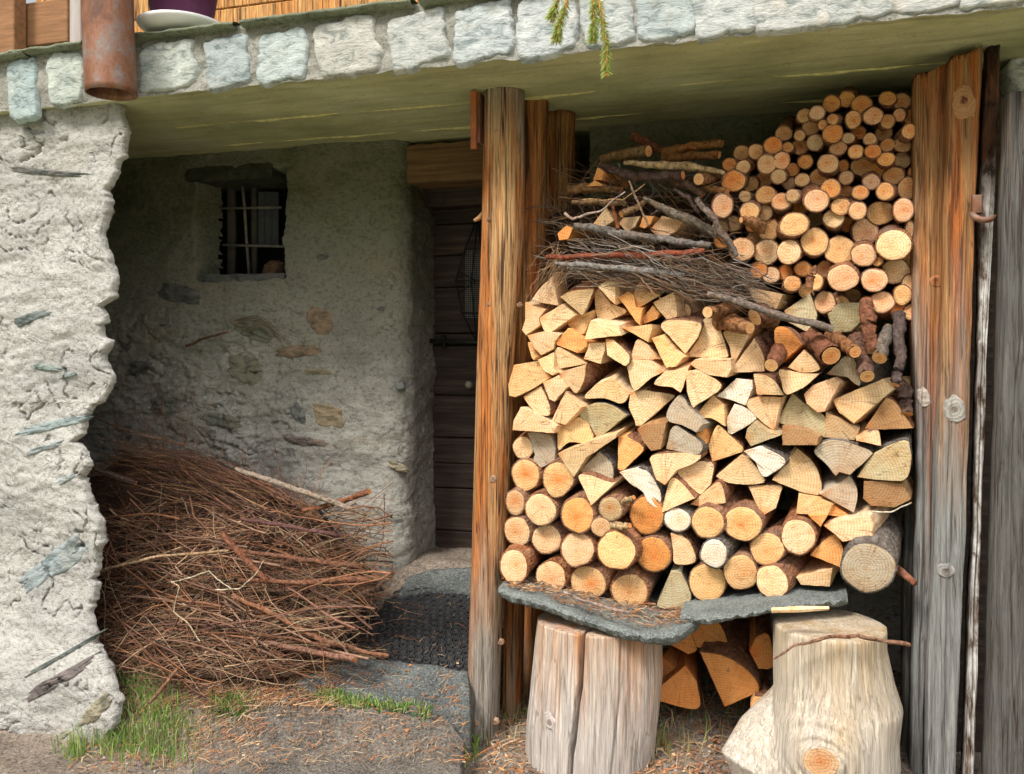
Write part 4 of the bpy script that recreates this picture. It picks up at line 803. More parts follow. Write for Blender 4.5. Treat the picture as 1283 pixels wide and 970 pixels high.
# small round logs of the upper stack
UL = [(2,697,133,38,36),(2,783,168,26,26),(2,730,198,22,26),(2,938,92,48,48),(2,892,170,38,45),(2,1000,150,44,44),(2,1078,180,33,36),(2,1140,145,30,33),(2,605,255,28,28),(2,688,293,40,42),(2,783,245,49,46),(2,865,270,32,28),(2,982,275,32,32),(2,1192,232,34,38),(2,1155,305,42,38),(2,1075,308,34,34),(2,463,308,44,42),(2,370,342,37,38),(2,540,320,28,26),(2,812,325,42,35),(2,906,342,35,36),(2,997,340,38,35),(2,302,425,34,36),(2,508,390,40,43),(2,428,410,45,48),(2,635,397,35,36),(2,757,408,50,50),(2,838,418,28,30),(2,943,420,55,50),(2,1067,382,42,35),(2,66,490,28,30),(2,248,500,58,54),(2,491,475,36,37),(2,618,495,38,34),(2,705,482,42,42),(2,852,483,34,34),(2,1108,472,51,44),(2,990,505,42,40),(2,312,582,29,30),(2,424,573,50,45),(2,770,540,46,48),(2,568,578,32,32),(2,508,610,48,44),(2,693,605,58,57),(2,930,562,38,35),(2,1063,556,40,46),(2,1185,540,45,55),(2,193,635,50,60),(2,337,662,48,45),(2,825,638,48,44),(2,785,700,50,48),(2,916,660,42,47),(2,1040,670,67,60),(2,1160,655,48,58),(2,1205,455,16,22),
(3,437,120,53,54),(3,577,92,70,58),(3,683,185,65,73),(3,295,225,62,58),(3,428,240,62,66),(3,548,238,58,62),(3,452,362,42,40),(3,565,410,42,40),(3,692,400,35,42),(3,820,230,76,72),(3,955,130,62,68),(3,948,255,60,58),(3,1108,202,82,76),(3,838,378,75,68),(3,1005,390,66,57),(3,1118,342,68,64),(3,740,508,50,55),(3,1045,508,58,54),(3,1155,470,42,52),(3,1195,120,20,45),(3,1022,288,26,24),(4,1120,285,42,45)]
its = []
for c, x, y, a, b in UL:
    (px, py), = cv(c, [(x, y)]); s_ = CROP[c][2]; its.append(dict(cx=px, cy=py, a=a/s_, b=b/s_, t=random.choice('yyyttro' if py < 250 else 'yypprr')))
random.seed(77)
REG = [(1143, 118), (1060, 122), (1015, 135), (985, 165), (930, 185), (905, 215), (900, 300), (960, 350), (1060, 385), (1143, 400)]
def inside(x, y):
    c_ = False
    for (x1, y1), (x2, y2) in zip(REG, REG[1:]+REG[:1]):
        if (y1 > y) != (y2 > y) and x < (x2-x1)*(y-y1)/(y2-y1)+x1: c_ = not c_
    return c_
ext = []
for _ in range(9000):
    x, y = R(895, 1143), R(118, 400)
    if not inside(x, y): continue
    d = min(math.hypot(x-q['cx'], y-q['cy'])-(q['a']+q['b'])/2 for q in its+ext)
    if d > 7.3: rr_ = min(d+R(.5, 2.5), 9.5); ext.append(dict(cx=x, cy=y, a=rr_, b=rr_*R(.92, 1.05), t=random.choice('yto'), deep=1))
its += ext
rowed(its, 25, 118)
for it in its:
    sz = 'thin' if it['a'] < 8.5 else 'thick' if it['a'] > 13.5 else 'middling'
    lab = f"{sz} round log with {TINT[it['t']][1]} end, {ORD[it['j']]} from left, {ORD[it['r']]} row of upper stack"
    rlog(it['cx'], it['cy'], it['a']*1.02, it['b']*1.02, 3.24+R(-.04, .06)+(.05 if it['cy'] < 230 else 0)+(.07 if 'deep' in it else 0), it['t'], lab, (R(-.12, .25), R(-.05, .36)), R(.34, .42), None, 'round branch logs in the upper stack')
# firewood under the shelf
for i, (c, t, pts, dY) in enumerate([(9,'d',[(1125,622),(1012,358),(1120,372),(1220,425),(1283,500),(1283,540)],0),(9,'d',[(945,418),(820,520),(770,575),(820,580),(1000,622),(1000,500)],.05),(9,'d',[(965,230),(1040,192),(1110,240),(1135,345),(1000,330),(975,290)],.1),(9,'d',[(845,300),(945,250),(965,262),(1000,345),(960,365)],.08),(9,'d',[(845,375),(910,430),(820,520),(780,500)],.12),(9,'d',[(1240,350),(1270,290),(1330,280),(1350,420),(1283,430)],.02),(9,'y',[(1245,600),(1265,560),(1330,575),(1300,640),(1250,650)],-.05),(9,'d',[(1100,168),(1225,168),(1215,190),(1150,190)],.1)]):
    wh = ['large quarter log lying in front', 'quarter log with fine rings close to the left stump', 'rounded split log high up under the shelf', 'narrow split log just under the left shelf slab', 'split log half hidden by the left stump', 'split log half hidden by the pale stump', 'small block beside the root flare', 'sliver of split log right under the shelf'][i]
    wedge(cv(c, pts), 3.25+dY, t, f"{'honey' if t == 'y' else 'deep orange'} {wh}", (R(-.1, .2), R(0, .15)), .36, False, 'firewood kept under the shelf')
# ------------------------------------------------------------------ sticks and branches
def stick(pts, r, Y, col, lab, name='branch', endcol=None, grp=None, n=12, jit=.4, depth=None, pale=None):
    Ys = depth or [Y]*len(pts); W = [rp(x, y, q) for (x, y), q in zip(pts, Ys)]; m = mpp(pts[0][0], Ys[0])
    # subdivide
    Q = []; RR = []; rs = r if isinstance(r, (list, tuple)) else [r]*len(pts)
    for i in range(len(W)-1):
        k = 8
        for j in range(k): q = j/k; p = W[i].lerp(W[i+1], q); Q.append(p+Vector((fn(p.x*14, p.z*14, i), fn(p.x*14, 3, 7), fn(p.x*14, p.z*9, 4)))*.006); RR.append((rs[i]*(1-q)+rs[i+1]*q)*m)
    Q.append(W[-1]); RR.append(rs[-1]*m)
    c = W[0].copy(); Q = [q-c for q in Q]; V, Fc = tube(Q, RR, n, False, jit, seed=c.x*9+c.z*5)
    o = thing(name, lab, 'stick', c, grp); mk('bark', V, Fc, BRANCH, o, color=col)
    for e in (0, -1):
        d = (Q[0]-Q[1]) if e == 0 else (Q[-1]-Q[-2]); u, v = frame(d); d = d.normalized(); ctr = (Q[0] if e == 0 else Q[-1]); rr = RR[e]*1.0; E = []
        for q in (.03, .55, 1.):
            for k in range(14): a = 2*math.pi*k/14; E.append(ctr+d*.0012+(u*math.cos(a)+v*math.sin(a))*rr*q*.97)
        uv = [(rr*q*math.cos(2*math.pi*k/14), rr*q*math.sin(2*math.pi*k/14)) for q in (.03, .55, 1.) for k in range(14)]
        Fe = [(r_*14+k, r_*14+(k+1) % 14, (r_+1)*14+(k+1) % 14, (r_+1)*14+k) for r_ in range(2) for k in range(14)]+[tuple(range(14))]
        mk('cut_end', E, Fe, CUT, o, uv=uv, color=endcol or (.74, .50, .26))
    return o
RB, GB, OB, DB, PB = (.27, .11, .06), (.22, .19, .16), (.34, .16, .07), (.09, .06, .05), (.62, .44, .24)
def sk(c, pts, r, col, lab, Y=3.2, depth=None, **k): stick(cv(c, pts), [q/CROP[c][2] for q in r] if isinstance(r, list) else r/CROP[c][2], Y, col, lab, depth=depth, **k)
GS = 'sticks lying on the split logs'
sk(5, [(70, 82), (250, 130), (500, 210), (765, 275)], [17, 20, 20, 21], (.25, .2, .17), 'long straight grey brown stick lying slantwise across the middle of the stack', depth=[3.12, 3.12, 3.13, 3.13], grp=GS)
sk(5, [(752, 425), (680, 360), (600, 300)], [54, 56, 50], RB, 'thick reddish barked stick with pale round end below the long slanting stick', depth=[3.1, 3.2, 3.32], grp=GS)
sk(5, [(886, 403), (820, 350), (750, 312)], [34, 38, 36], OB, 'orange barked stick with pale end right of the thickest slanting stick', depth=[3.1, 3.2, 3.3], grp=GS)
sk(5, [(1020, 440), (1050, 350), (1070, 270)], [40, 38, 26], GB, 'greenish grey stick with rough orange end pointing forward and down near the boards', depth=[3.1, 3.17, 3.26], grp=GS)
sk(5, [(958, 540), (930, 430), (880, 310)], [40, 44, 42], (.2, .11, .08), 'dark barked stick ending just above the brown split log', depth=[3.1, 3.2, 3.3], grp=GS)
sk(5, [(985, 400), (965, 240), (950, 120)], [36, 42, 36], RB, 'upright reddish scaly stick standing against the olive log end', depth=[3.14, 3.18, 3.24], grp=GS)
sk(5, [(1110, 580), (1145, 420), (1125, 300), (1130, 190)], [26, 30, 32, 34], (.14, .1, .09), 'dark upright stick close to the orange board', depth=[3.14, 3.18, 3.22, 3.26], grp=GS)
sk(5, [(1180, 750), (1160, 620), (1110, 560)], [34, 44, 40], (.16, .1, .08), 'short dark stick wedged low against the orange board', depth=[3.2, 3.24, 3.28], grp=GS)
sk(5, [(428, 472), (470, 400), (520, 330)], [38, 42, 40], RB, 'reddish stick with pale end before the deep orange quarter log', depth=[3.1, 3.2, 3.3], grp=GS)
sk(5, [(300, 272), (210, 240), (120, 235)], [34, 48, 36], OB, 'orange barked stick with white round end lying above the split logs', depth=[3.12, 3.18, 3.24], grp=GS)
sk(5, [(80, 182), (150, 175), (220, 160)], [32, 40, 34], OB, 'short stub with pale round end at the left tip of the long slanting stick', depth=[3.12, 3.2, 3.28], grp=GS)
sk(5, [(330, 210), (380, 190), (430, 240)], [50, 60, 50], (.28, .13, .07), 'thick rough barked stick tucked under the long slanting stick', depth=[3.2, 3.22, 3.28], grp=GS)
sk(3, [(655, 440), (665, 370), (680, 315)], [18, 22, 14], (.36, .17, .09), 'short forked twig stub propped upright between two round log ends', depth=[3.12, 3.13, 3.13], grp=GS)
sk(6, [(820, 585), (770, 600), (740, 620)], [14, 16, 14], PB, 'small broken pale branch stub sticking out right of the olive round log', depth=[3.14, 3.17, 3.2], grp=GS)
sk(6, [(800, 755), (740, 755), (680, 760)], [16, 22, 26], PB, 'broken pale branch stub sticking out beside the small round log', depth=[3.13, 3.17, 3.2], grp=GS)
sk(3, [(300, 715), (360, 745), (430, 760)], [12, 30, 36], RB, 'pointed reddish branch stub crossing between two thick round ends', depth=[3.18, 3.2, 3.25], grp=GS) if False else sk(3, [(292, 62), (350, 75), (400, 110)], [16, 30, 34], OB, 'pointed orange branch stub left of a thick round log end', depth=[3.16, 3.2, 3.25], grp=GS)
GB2 = 'branches heaped at the upper left of the stack'
Y1 = 3.3
for pts, r, col, lab, dp in [
 ([(620,310),(700,350),(800,400)],28,(.22,.08,.04),'dark red branch stub on the very top of the branch heap',[3.4,3.4,3.42]),
 ([(722,403),(580,430),(430,455)],[36,34,28],(.3,.19,.08),'olive barked branch with round pale cut end facing forward',[3.28,3.34,3.4]),
 ([(1200,360),(1000,378),(810,415)],[24,28,30],(.36,.16,.05),'orange brown branch on top pointing right',[3.36,3.38,3.4]),
 ([(1180,430),(1000,440),(820,458)],[24,26,26],(.32,.14,.05),'orange brown branch just below the topmost one',[3.32,3.36,3.4]),
 ([(565,480),(800,490),(1000,505),(1210,545)],[12,24,26,14],PB,'peeled pale yellow branch lying level across the heap',[3.25,3.25,3.26,3.28]),
 ([(940,562),(780,570),(620,565),(420,500)],[28,30,32,28],(.12,.075,.06),'dark branch with red cut end under the peeled pale one',[3.22,3.24,3.26,3.3]),
 ([(220,650),(350,640),(560,650)],[34,30,20],(.3,.16,.07),'split brown branch by the hindmost left post',[3.26,3.26,3.3]),
 ([(232,728),(400,730),(580,745)],[14,20,18],(.36,.22,.11),'thin brown split branch below the left end of the heap top',[3.22,3.24,3.28]),
 ([(1045,585),(1120,580),(1200,570)],[38,38,36],OB,'short round branch with bright end left of the round stack',[3.22,3.3,3.4]),
 ([(890,600),(980,630),(1070,690)],25,(.15,.09,.06),'brown branch running down right from under the dark one',[3.26,3.26,3.26]),
 ([(1030,705),(1130,830),(1210,950),(1290,1080)],[18,22,22,18],(.24,.19,.16),'steep grey branch with pale cut tip slanting down right',[3.16,3.17,3.18,3.2]),
 ([(690,710),(850,790),(1000,850),(1160,945)],[10,26,30,28],(.27,.22,.17),'grey branch with long pale chopped tip in the middle of the heap',[3.18,3.2,3.22,3.24]),
 ([(895,645),(970,700),(1050,800)],[8,14,12],DB,'thin dark branch above the steep grey one',[3.17,3.17,3.18]),
 ([(250,885),(450,910),(640,950),(900,985),(1120,1010)],[22,28,26,24,20],(.24,.21,.19),'long grey branch crossing the lower heap',[3.17,3.17,3.18,3.2,3.22]),
 ([(1225,665),(1140,650),(1060,640)],[22,24,20],(.4,.2,.08),'short orange branch beside the round stack',[3.24,3.28,3.3]),
 ([(500,765),(530,900)],[9,14],(.28,.1,.04),'short upright red brown stick',[3.17,3.17]),
 ([(555,810),(640,770),(720,720)],[22,20,14],(.4,.24,.12),'brown split stick tip in the middle of the heap',[3.2,3.24,3.28]),
 ([(70,1085),(400,1075),(700,1070),(1080,1045)],[14,18,20,16],(.3,.09,.05),'long straight red brown branch low in the heap',[3.15,3.15,3.16,3.18]),
 ([(130,1120),(400,1145),(700,1165),(950,1200)],[12,20,22,18],(.3,.28,.26),'long silver grey branch with chopped tip lowest in the heap',[3.13,3.14,3.15,3.17]),
 ([(600,590),(640,690),(720,880)],[6,7,6],(.3,.2,.13),'thin straight twig hanging down across the heap',[3.13,3.13,3.13]),
 ([(190,800),(240,840),(420,785),(575,665)],[10,8,6,4],(.5,.38,.32),'pale curved twig arching over the left of the heap',[3.13,3.12,3.12,3.13]),
 ([(700,620),(560,720),(300,715)],[4,5,3],(.5,.32,.16),'thin tan twig crossing the pale curved one',[3.14,3.14,3.14])]:
    sk(1, pts, r, col, lab, depth=dp, grp=GB2)
for i, (t, pts, wh) in enumerate([('o', [(330,632),(380,590),(435,622)], 'small chip of split wood at the top left of the branch heap'), ('t', [(370,870),(450,765),(505,850),(440,892)], 'leftmost split end between the heaped branches'), ('t', [(535,870),(560,830),(672,820),(640,890),(590,925)], 'middle split end between the heaped branches'), ('o', [(665,890),(690,815),(762,820),(740,870),(700,900)], 'small square split end between two larger ones in the heap'), ('r', [(735,905),(810,820),(952,850),(900,920),(820,965),(750,925)], 'widest split end in the branch heap'), ('d', [(140,930),(200,880),(242,900),(212,970),(150,975)], 'orange split end low at the left of the heap'), ('d', [(370,590),(400,510),(440,540),(425,590)], 'small dark orange split end standing by the plaster wall')]):
    wedge(cv(1, pts), 3.24, t, f"{TINT[t][1]} {wh}", (R(0, .2), R(0, .1)), .3, True, 'split pieces among the heaped branches')
GH = 'larger branches in the brush heap'
for pts, r, col, lab, dp in [
 ([(296,588),(350,606),(405,625),(456,644)],[3.5,4,4.5,3.5],(.42,.34,.27),'thickest grey branch on top of the brush heap with its tip to the wall',[3.35,3.32,3.3,3.28]),
 ([(380,640),(426,629),(462,616)],[3,4.5,5],(.36,.15,.08),'reddish branch end pointing up right at the top of the brush heap',[3.35,3.33,3.3]),
 ([(300,650),(365,660),(431,672)],[2.5,3,3.5],(.2,.1,.09),'dark purple branch across the upper brush heap',[3.25,3.24,3.22]),
 ([(300,690),(378,701),(451,710)],[3,4,4.5],(.27,.13,.08),'brown level branch at the right of the brush heap',[3.2,3.2,3.2]),
 ([(300,727),(380,730),(470,724)],[3,4,5],(.32,.15,.09),'reddish branch with pale cut end pointing at the doorway',[3.18,3.18,3.18]),
 ([(395,780),(419,761),(470,737),(492,717)],[3,3.5,4,3],(.33,.22,.16),'branch angling up right to the foot of the wall',[3.2,3.22,3.28,3.3]),
 ([(290,745),(334,766),(402,801),(445,814),(486,822)],[3,4,4.5,3.5,2.5],(.38,.19,.11),'long reddish branch running down onto the mat',[3.16,3.14,3.1,3.1,3.12]),
 ([(250,795),(320,803),(385,815),(445,827)],[3,4,4,4.5],(.38,.2,.14),'lowest long branch of the brush heap above the paving stone',[3.13,3.1,3.06,3.04]),
 ([(277,668),(305,698),(334,728)],[5,4.5,4],(.33,.14,.08),'short thick red branch pointing down in the middle of the brush heap',[3.1,3.1,3.1]),
 ([(120,716),(200,697),(286,690)],[2,2.2,2],(.52,.36,.22),'pale slender branch across the left of the brush heap',[3.08,3.08,3.1]),
 ([(214,730),(262,716),(289,738)],[.9,.9,.9],(.85,.76,.55),'bent pale straw stalk lying on the brush heap',[3.0,3.0,3.0]),
 ([(217,766),(224,735),(214,728)],[.9,.9,.9],(.8,.68,.45),'short upright pale straw on the brush heap',[3.0,3.0,3.0]),
 ([(270,739),(300,738),(325,715),(330,703)],[.9,.9,.8,.7],(.85,.76,.55),'pale straw stalk bent upward at the middle of the brush heap',[3.0,3.0,3.0,3.0]),
 ([(216,766),(232,778),(250,803)],[1,1,1],(.85,.75,.5),'pale straw stalk slanting down below the bent one',[2.98,2.98,2.98]),
 ([(400,640),(440,695),(480,742)],[2.5,3,3],(.06,.045,.045),'dark stick leaning against the wall foot',[3.4,3.42,3.42]),
 ([(117,523),(160,540),(231,558)],[1.5,2,2.5],(.2,.12,.09),'dark thin branch rising left from the brush heap top',[3.2,3.22,3.25]),
 ([(100,575),(122,590),(170,605)],[2,3,3],(.12,.08,.07),'dark branch poking out behind the pillar',[3.12,3.14,3.2]),
 ([(232,434),(256,424),(285,416)],[2.6,2,1.2],(.2,.11,.07),'thin red brown twig stuck on the wall below the window',[3.72,3.72,3.74]),
 ([(146,870),(185,878),(225,838)],[2,3,3],(.36,.2,.12),'short branch lying on the grass by the pillar foot',[2.9,2.93,2.95]) if False else ([(185,880),(205,858),(222,838)],[3,3,2.5],(.34,.19,.11),'short branch lying on the grass by the pillar foot',[2.84,2.88,2.92])]:
    stick(pts, [q*.8 for q in r], 3, tuple(q*.85 for q in col), lab, depth=dp, grp=GH, n=8, jit=.3)
# fine brush as stuff
def bez(a, b, c, d, n): return [a*((1-t)**3)+b*(3*t*(1-t)**2)+c*(3*t*t*(1-t))+d*t**3 for t in [i/n for i in range(n+1)]]
TC = [(.28, .14, .08), (.36, .20, .12), (.19, .095, .06), (.42, .28, .17), (.12, .07, .05), (.48, .36, .23), (.34, .15, .07), (.06, .04, .03), (.24, .12, .075)]
def twig(mb, A, B, bend, r, cols=TC, n=6, side=.3, ns=3):
    A, B = Vector(A), Vector(B); d = B-A; L = d.length
    o1 = Vector((R(-1, 1), R(-1, 1), R(-.6, 1)))*L*bend; o2 = Vector((R(-1, 1), R(-1, 1), R(-.6, 1)))*L*bend
    P_ = bez(A, A+d*.33+o1, A+d*.66+o2, B, n); P_ = [p+Vector((R(-1, 1), R(-1, 1), R(-1, 1)))*.004 for p in P_]; c = random.choice(cols); k = R(.5, 1.2); c = tuple(q*k for q in c)
    mb.add(*tube(P_, [r*(1-.75*i/n) for i in range(n+1)], ns, False), c=c)
    if R(0, 1) < side:
        for _ in range(random.randint(1, 4)):
            i = random.randint(1, n-1); dd = (P_[min(i+1, n)]-P_[i-1]).normalized(); e = P_[i]+dd*L*R(.08, .25)+Vector((R(-1, 1), R(-1, 1), R(-1, 1)))*L*.1
            mb.add(*tube([P_[i], P_[i].lerp(e, .5)+Vector((R(-1, 1), 0, R(-1, 1)))*.006, e], [r*.5, r*.4, r*.2], 3, False), c=c)
# mound that carries the brush: dark interior
HL = [(105, 590), (150, 558), (215, 566), (300, 600), (380, 638), (430, 676), (465, 712), (492, 738)]
def ongr_(px, py, lift):
    Y = 3.3
    for _ in range(40):
        dx = (px-641)/F; z = gz(rp(px, py, Y).x, Y)+lift; t = (CH-z)*F/max(60, (py-HZ)); Y = .5*Y+.5*t*(CT+dx*ST)
    return rp(px, py, Y)
def topy(px):
    return interp([(y, x) for x, y in HL], px)
def mound_z(x, Y):
    return 0
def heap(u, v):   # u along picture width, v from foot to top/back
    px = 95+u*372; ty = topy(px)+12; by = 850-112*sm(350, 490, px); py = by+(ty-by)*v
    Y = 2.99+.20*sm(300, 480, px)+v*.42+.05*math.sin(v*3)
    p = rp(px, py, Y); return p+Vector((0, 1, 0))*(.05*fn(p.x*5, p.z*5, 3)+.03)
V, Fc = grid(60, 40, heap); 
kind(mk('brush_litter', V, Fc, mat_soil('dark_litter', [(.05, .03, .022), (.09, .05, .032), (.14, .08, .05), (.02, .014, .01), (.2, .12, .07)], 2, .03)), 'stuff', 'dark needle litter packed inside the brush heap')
random.seed(21)
mb = MB()
def hp(px, py, dy=0):
    ty = topy(px)+12; by = 850-112*sm(350, 490, px); v = min(1.15, max(-.12, (py-by)/(ty-by))); Y = 2.99+.20*sm(300, 480, px)+v*.42+.05*math.sin(v*3)-.02+dy
    return rp(px, py, Y)
for i in range(1750):   # lower heap: mostly lying left to right
    px, py = R(120, 470), R(640, 845)
    if py > 850-112*sm(350, 490, px): continue
    L = R(40, 170); a = random.gauss(-.05, .42) if R(0, 1) < .75 else R(-1.6, 1.6); dx, dy = math.cos(a)*L/2, math.sin(a)*L/2
    l, r_ = max(104, px-dx), min(492, px+dx); ll, rr = hp(l, py-dy, R(-.03, .06)), hp(r_, py+dy, R(-.03, .06))
    if R(0, 1) < .5: ll, rr = rr, ll
    twig(mb, ll, rr, .19, R(.0012, .0024)*(1 if R(0, 1) < .8 else 2.0), side=.3)
for i in range(620):   # upper bundle: butts at the right, tips up left
    bx, by = R(330, 465), R(600, 680); by = max(by, topy(bx)+2); tx = R(105, 330); ty = topy(tx)+R(-12, 110)*abs(R(0, 1))
    twig(mb, hp(bx, by, R(-.02, .1)), hp(tx, ty, R(-.04, .12)), .16, R(.0014, .0040), [(.22, .10, .07), (.30, .14, .08), (.16, .09, .07), (.38, .22, .12), (.12, .07, .06), (.45, .25, .12)], side=.5)
for i in range(70):
    px, py = R(130, 440), R(640, 820)
    if py > 850-112*sm(350, 490, px): continue
    L = R(90, 220); a = random.gauss(.08, .35); dx, dy = math.cos(a)*L/2, math.sin(a)*L/2; twig(mb, hp(min(490, px+dx), py+dy, -.03), hp(max(104, px-dx), py-dy, -.02), .12, R(.0035, .0055), [(.28, .13, .07), (.2, .1, .07), (.3, .18, .12)], n=9, side=.9, ns=5)
for i in range(420):
    px = R(140, 430); py = 822+abs(random.gauss(0, 26)); q = px+R(-50, 50); twig(mb, ongr_(px, py, R(.015, .045)), ongr_(q, py+R(-18, 18), R(.012, .04)), .15, R(.001, .0026), side=.5)
for i in range(260):    # loose ends spread to the right on the mat
    px = R(330, 500); py = R(740, 845); p = ongr_(px, py, R(.01, .05)); q = ongr_(px+R(-60, 60), py+R(-14, 18), R(.01, .04)); twig(mb, p, q, .15, R(.0009, .002), side=.4)
for i in range(120):   # wisps that stand up against the wall
    bx = R(130, 440); by = topy(bx)+20; tx = bx+random.gauss(-20, 35); ty = by-abs(random.gauss(0, 45))-12
    a, b = hp(bx, by, .05), hp(bx, by, .05); b = rp(tx, ty, min(3.68, a.y+R(0, .2))); twig(mb, a, b, .25, R(.0011, .002), [(.25, .13, .08), (.34, .2, .12), (.16, .1, .08)], side=.8)
for i in range(34):     # taller wisps left and the curly ones right
    bx = R(150, 250); a = hp(bx, 575, .05); b = rp(bx+R(-60, 40), R(430, 530), R(3.45, 3.7)); twig(mb, a, b, .14, R(.0008, .0016), [(.25, .13, .08), (.3, .2, .13)], side=.95)
for i in range(26):
    bx = R(330, 415); a = hp(bx, topy(bx)+6, .03); b = rp(bx+R(-28, 28), topy(bx)-R(15, 50), R(3.45, 3.65)); twig(mb, a, b, .6, R(.0012, .002), [(.2, .09, .07), (.26, .13, .09)], side=.6)
for i in range(9):
    a = rp(R(350, 362), R(425, 436), 3.74); b = rp(R(285, 300), R(400, 420), 3.73); mid = rp(325, R(386, 402), 3.72); P_ = bez(a, mid, mid, b, 7); mb.add(*tube(P_, .0011, 3, False), c=(.13, .08, .06))
kind(mb.build('brush_twigs', TWIG), 'stuff', 'heap of thin reddish brown dry twigs against the wall')
# fine twigs in the upper branch heap
mb = MB(); random.seed(5)
for i in range(620):
    px, py = R(690, 935), R(215, 372); 
    if py < 250 and px < 720: continue
    L = R(14, 80); a = random.gauss(.25, .5) if R(0, 1) < .8 else R(-1.5, 1.5); dx, dy = math.cos(a)*L/2, math.sin(a)*L/2; py = min(py, 330+.2*(px-690)+L*0) if py > 300 else py
    Yb = 3.2+R(0, .18)+(.0 if py > 290 else .06)
    twig(mb, rp(px-dx, py-dy, Yb), rp(px+dx, py+dy, Yb+R(-.04, .04)), .12, R(.001, .0032), [(.2, .12, .08), (.3, .18, .1), (.14, .1, .08), (.3, .27, .23), (.4, .24, .12), (.1, .07, .05)], side=.5)
for i in range(420):
    px, py = R(735, 950), 0; py = 338+.16*(px-740)+R(-34, 16); L = R(25, 90); a = random.gauss(.28, .25); dx, dy = math.cos(a)*L/2, math.sin(a)*L/2; Yb = R(3.13, 3.25)
    twig(mb, rp(px-dx, py-dy, Yb), rp(px+dx, py+dy, Yb+R(-.03, .03)), .12, R(.0009, .0026), [(.24, .17, .13), (.36, .28, .2), (.16, .12, .1), (.42, .38, .34), (.34, .18, .1)], side=.5)
for i in range(26):
    a = rp(R(690, 720), R(300, 345), 3.2); b = rp(R(655, 690), R(330, 400), 3.13); twig(mb, a, b, .2, .0012, [(.45, .28, .16)], side=.7)
kind(mb.build('brush_twigs', TWIG), 'stuff', 'tangle of fine dry twigs among the branches on the stack')
# dark debris bed below branch heap keeps the heap from floating
def bed(u, v):
    px = 690+u*235; py = 365-v*(95+30*math.sin(u*3)); p = rp(px, py, 3.34+.2*v); return p+Vector((0, .03*fn(p.x*12, p.z*12, 3), 0))
V, Fc = grid(40, 24, bed); kind(mk('bark_litter', V, Fc, bpy.data.materials['dark_litter']), 'stuff', 'bark crumbs and needles packed under the branches')
# ------------------------------------------------------------------ mat with hexagonal cells
MT = thing('rubber_mat', 'black rubber honeycomb mat on the slope before the door', 'mat')
def ongr(px, py, lift, hi=False):
    Y = 3.3
    for _ in range(40):
        dx = (px-641)/F; z = gz(rp(px, py, Y).x, Y, hi)+lift; t = (CH-z)*F/max(60, (py-HZ)); Y = .5*Y+.5*t*(CT+dx*ST)
    return rp(px, py, Y)
ca, cb, cc, cdx = ongr(420, 812, .03, True), ongr(600, 840, .03, True), ongr(645, 742, .03, True), ongr(500, 735, .03, True)
def mp2(u, v): p = (ca*(1-u)+cb*u)*(1-v)+(cdx*(1-u)+cc*u)*v; return Vector((p.x, p.y, gz(p.x, p.y, True)+.024+.006*fn(p.x*6, p.y*6, 1)))
V, Fc = grid(40, 30, mp2); V = [v-Vector((0, 0, .008)) for v in V]; mk('mat_base', V, Fc, RUBBER, MT)
mb = MB(); W_ = (cb-ca).length; H_ = (cdx-ca).length; s_ = .034; nxh = int(W_/s_); nyh = int(H_/(s_*.87))
for j in range(nyh):
    for i in range(nxh):
        u = (i+.5+(.5 if j % 2 else 0))/nxh; v = (j+.5)/nyh
        if u > 1: continue
        c = mp2(u, v); r = s_*.50; V = []; 
        for ri, hz in ((r*1.0, -.004), (r*.98, .006), (r*.72, .006), (r*.66, -.003)):
            for k in range(6): a = math.pi/6+k*math.pi/3; V.append(c+Vector((ri*math.cos(a), ri*math.sin(a)*1.0, hz+ri*math.sin(a)*.46)))
        Fh = [(q*6+k, q*6+(k+1) % 6, (q+1)*6+(k+1) % 6, (q+1)*6+k) for q in range(3) for k in range(6)]
        mb.add(V, Fh)
        if (i*7+j*3) % 2 == 0: # raised dimples
            V, F_ = [], []
            for ri, hz in ((r*.6, -.004), (r*.45, .004), (r*.1, .005)):
                for k in range(6): a = k*math.pi/3; V.append(c+Vector((ri*math.cos(a), ri*math.sin(a), hz+ri*math.sin(a)*.46)))
            mb.add(V, [(q*6+k, q*6+(k+1) % 6, (q+1)*6+(k+1) % 6, (q+1)*6+k) for q in range(2) for k in range(6)])
o = mb.build('hexagon_cells', RUBBER, MT, smooth=False); o['kind'] = 'stuff'
# ------------------------------------------------------------------ grass, litter
def blades(name, lab, spots, cols, hr, n, lf=-.005):
    mb = MB()
    for (px, py, sx, sy, k) in spots:
        for _ in range(int(n*k)):
            x, y = random.gauss(px, sx), random.gauss(py, sy); y = min(y, 1000)
            p = ongr(x, y, lf); h = R(*hr); d = Vector((R(-1, 1), R(-1, 1), 0))*h*R(.1, .8); w_ = R(.0012, .0030); s_ = Vector((R(-1, 1), R(-1, 1), 0)).normalized()*w_; c = random.choice(cols); q = R(.8, 1.2); c = tuple(z*q for z in c)
            m1 = p+d*.35+Vector((0, 0, h*.6)); m2 = p+d+Vector((0, 0, h*R(.75, 1)))
            mb.add([p-s_, p+s_, m1-s_*.8, m1+s_*.8, m2], [(0, 1, 3, 2), (2, 3, 4)], c=c)
    kind(mb.build(name, GRASS), 'stuff', lab)
random.seed(9)
GC = [(.16, .30, .05), (.22, .38, .07), (.12, .24, .05), (.30, .42, .12), (.38, .40, .16)]
blades('grass', 'green grass tufts at the foot of the stone pillar', [(180, 870, 16, 12, 1.6), (190, 905, 30, 16, 1.8), (150, 935, 26, 10, 1.6), (95, 945, 8, 6, .4), (210, 940, 26, 12, .8)], GC+[(.5, .45, .25)], (.03, .12), 230)
blades('grass', 'short bright grass tuft standing alone left of the paving stone', [(288, 893, 14, 8, 1.2)], GC[:4], (.04, .09), 240)
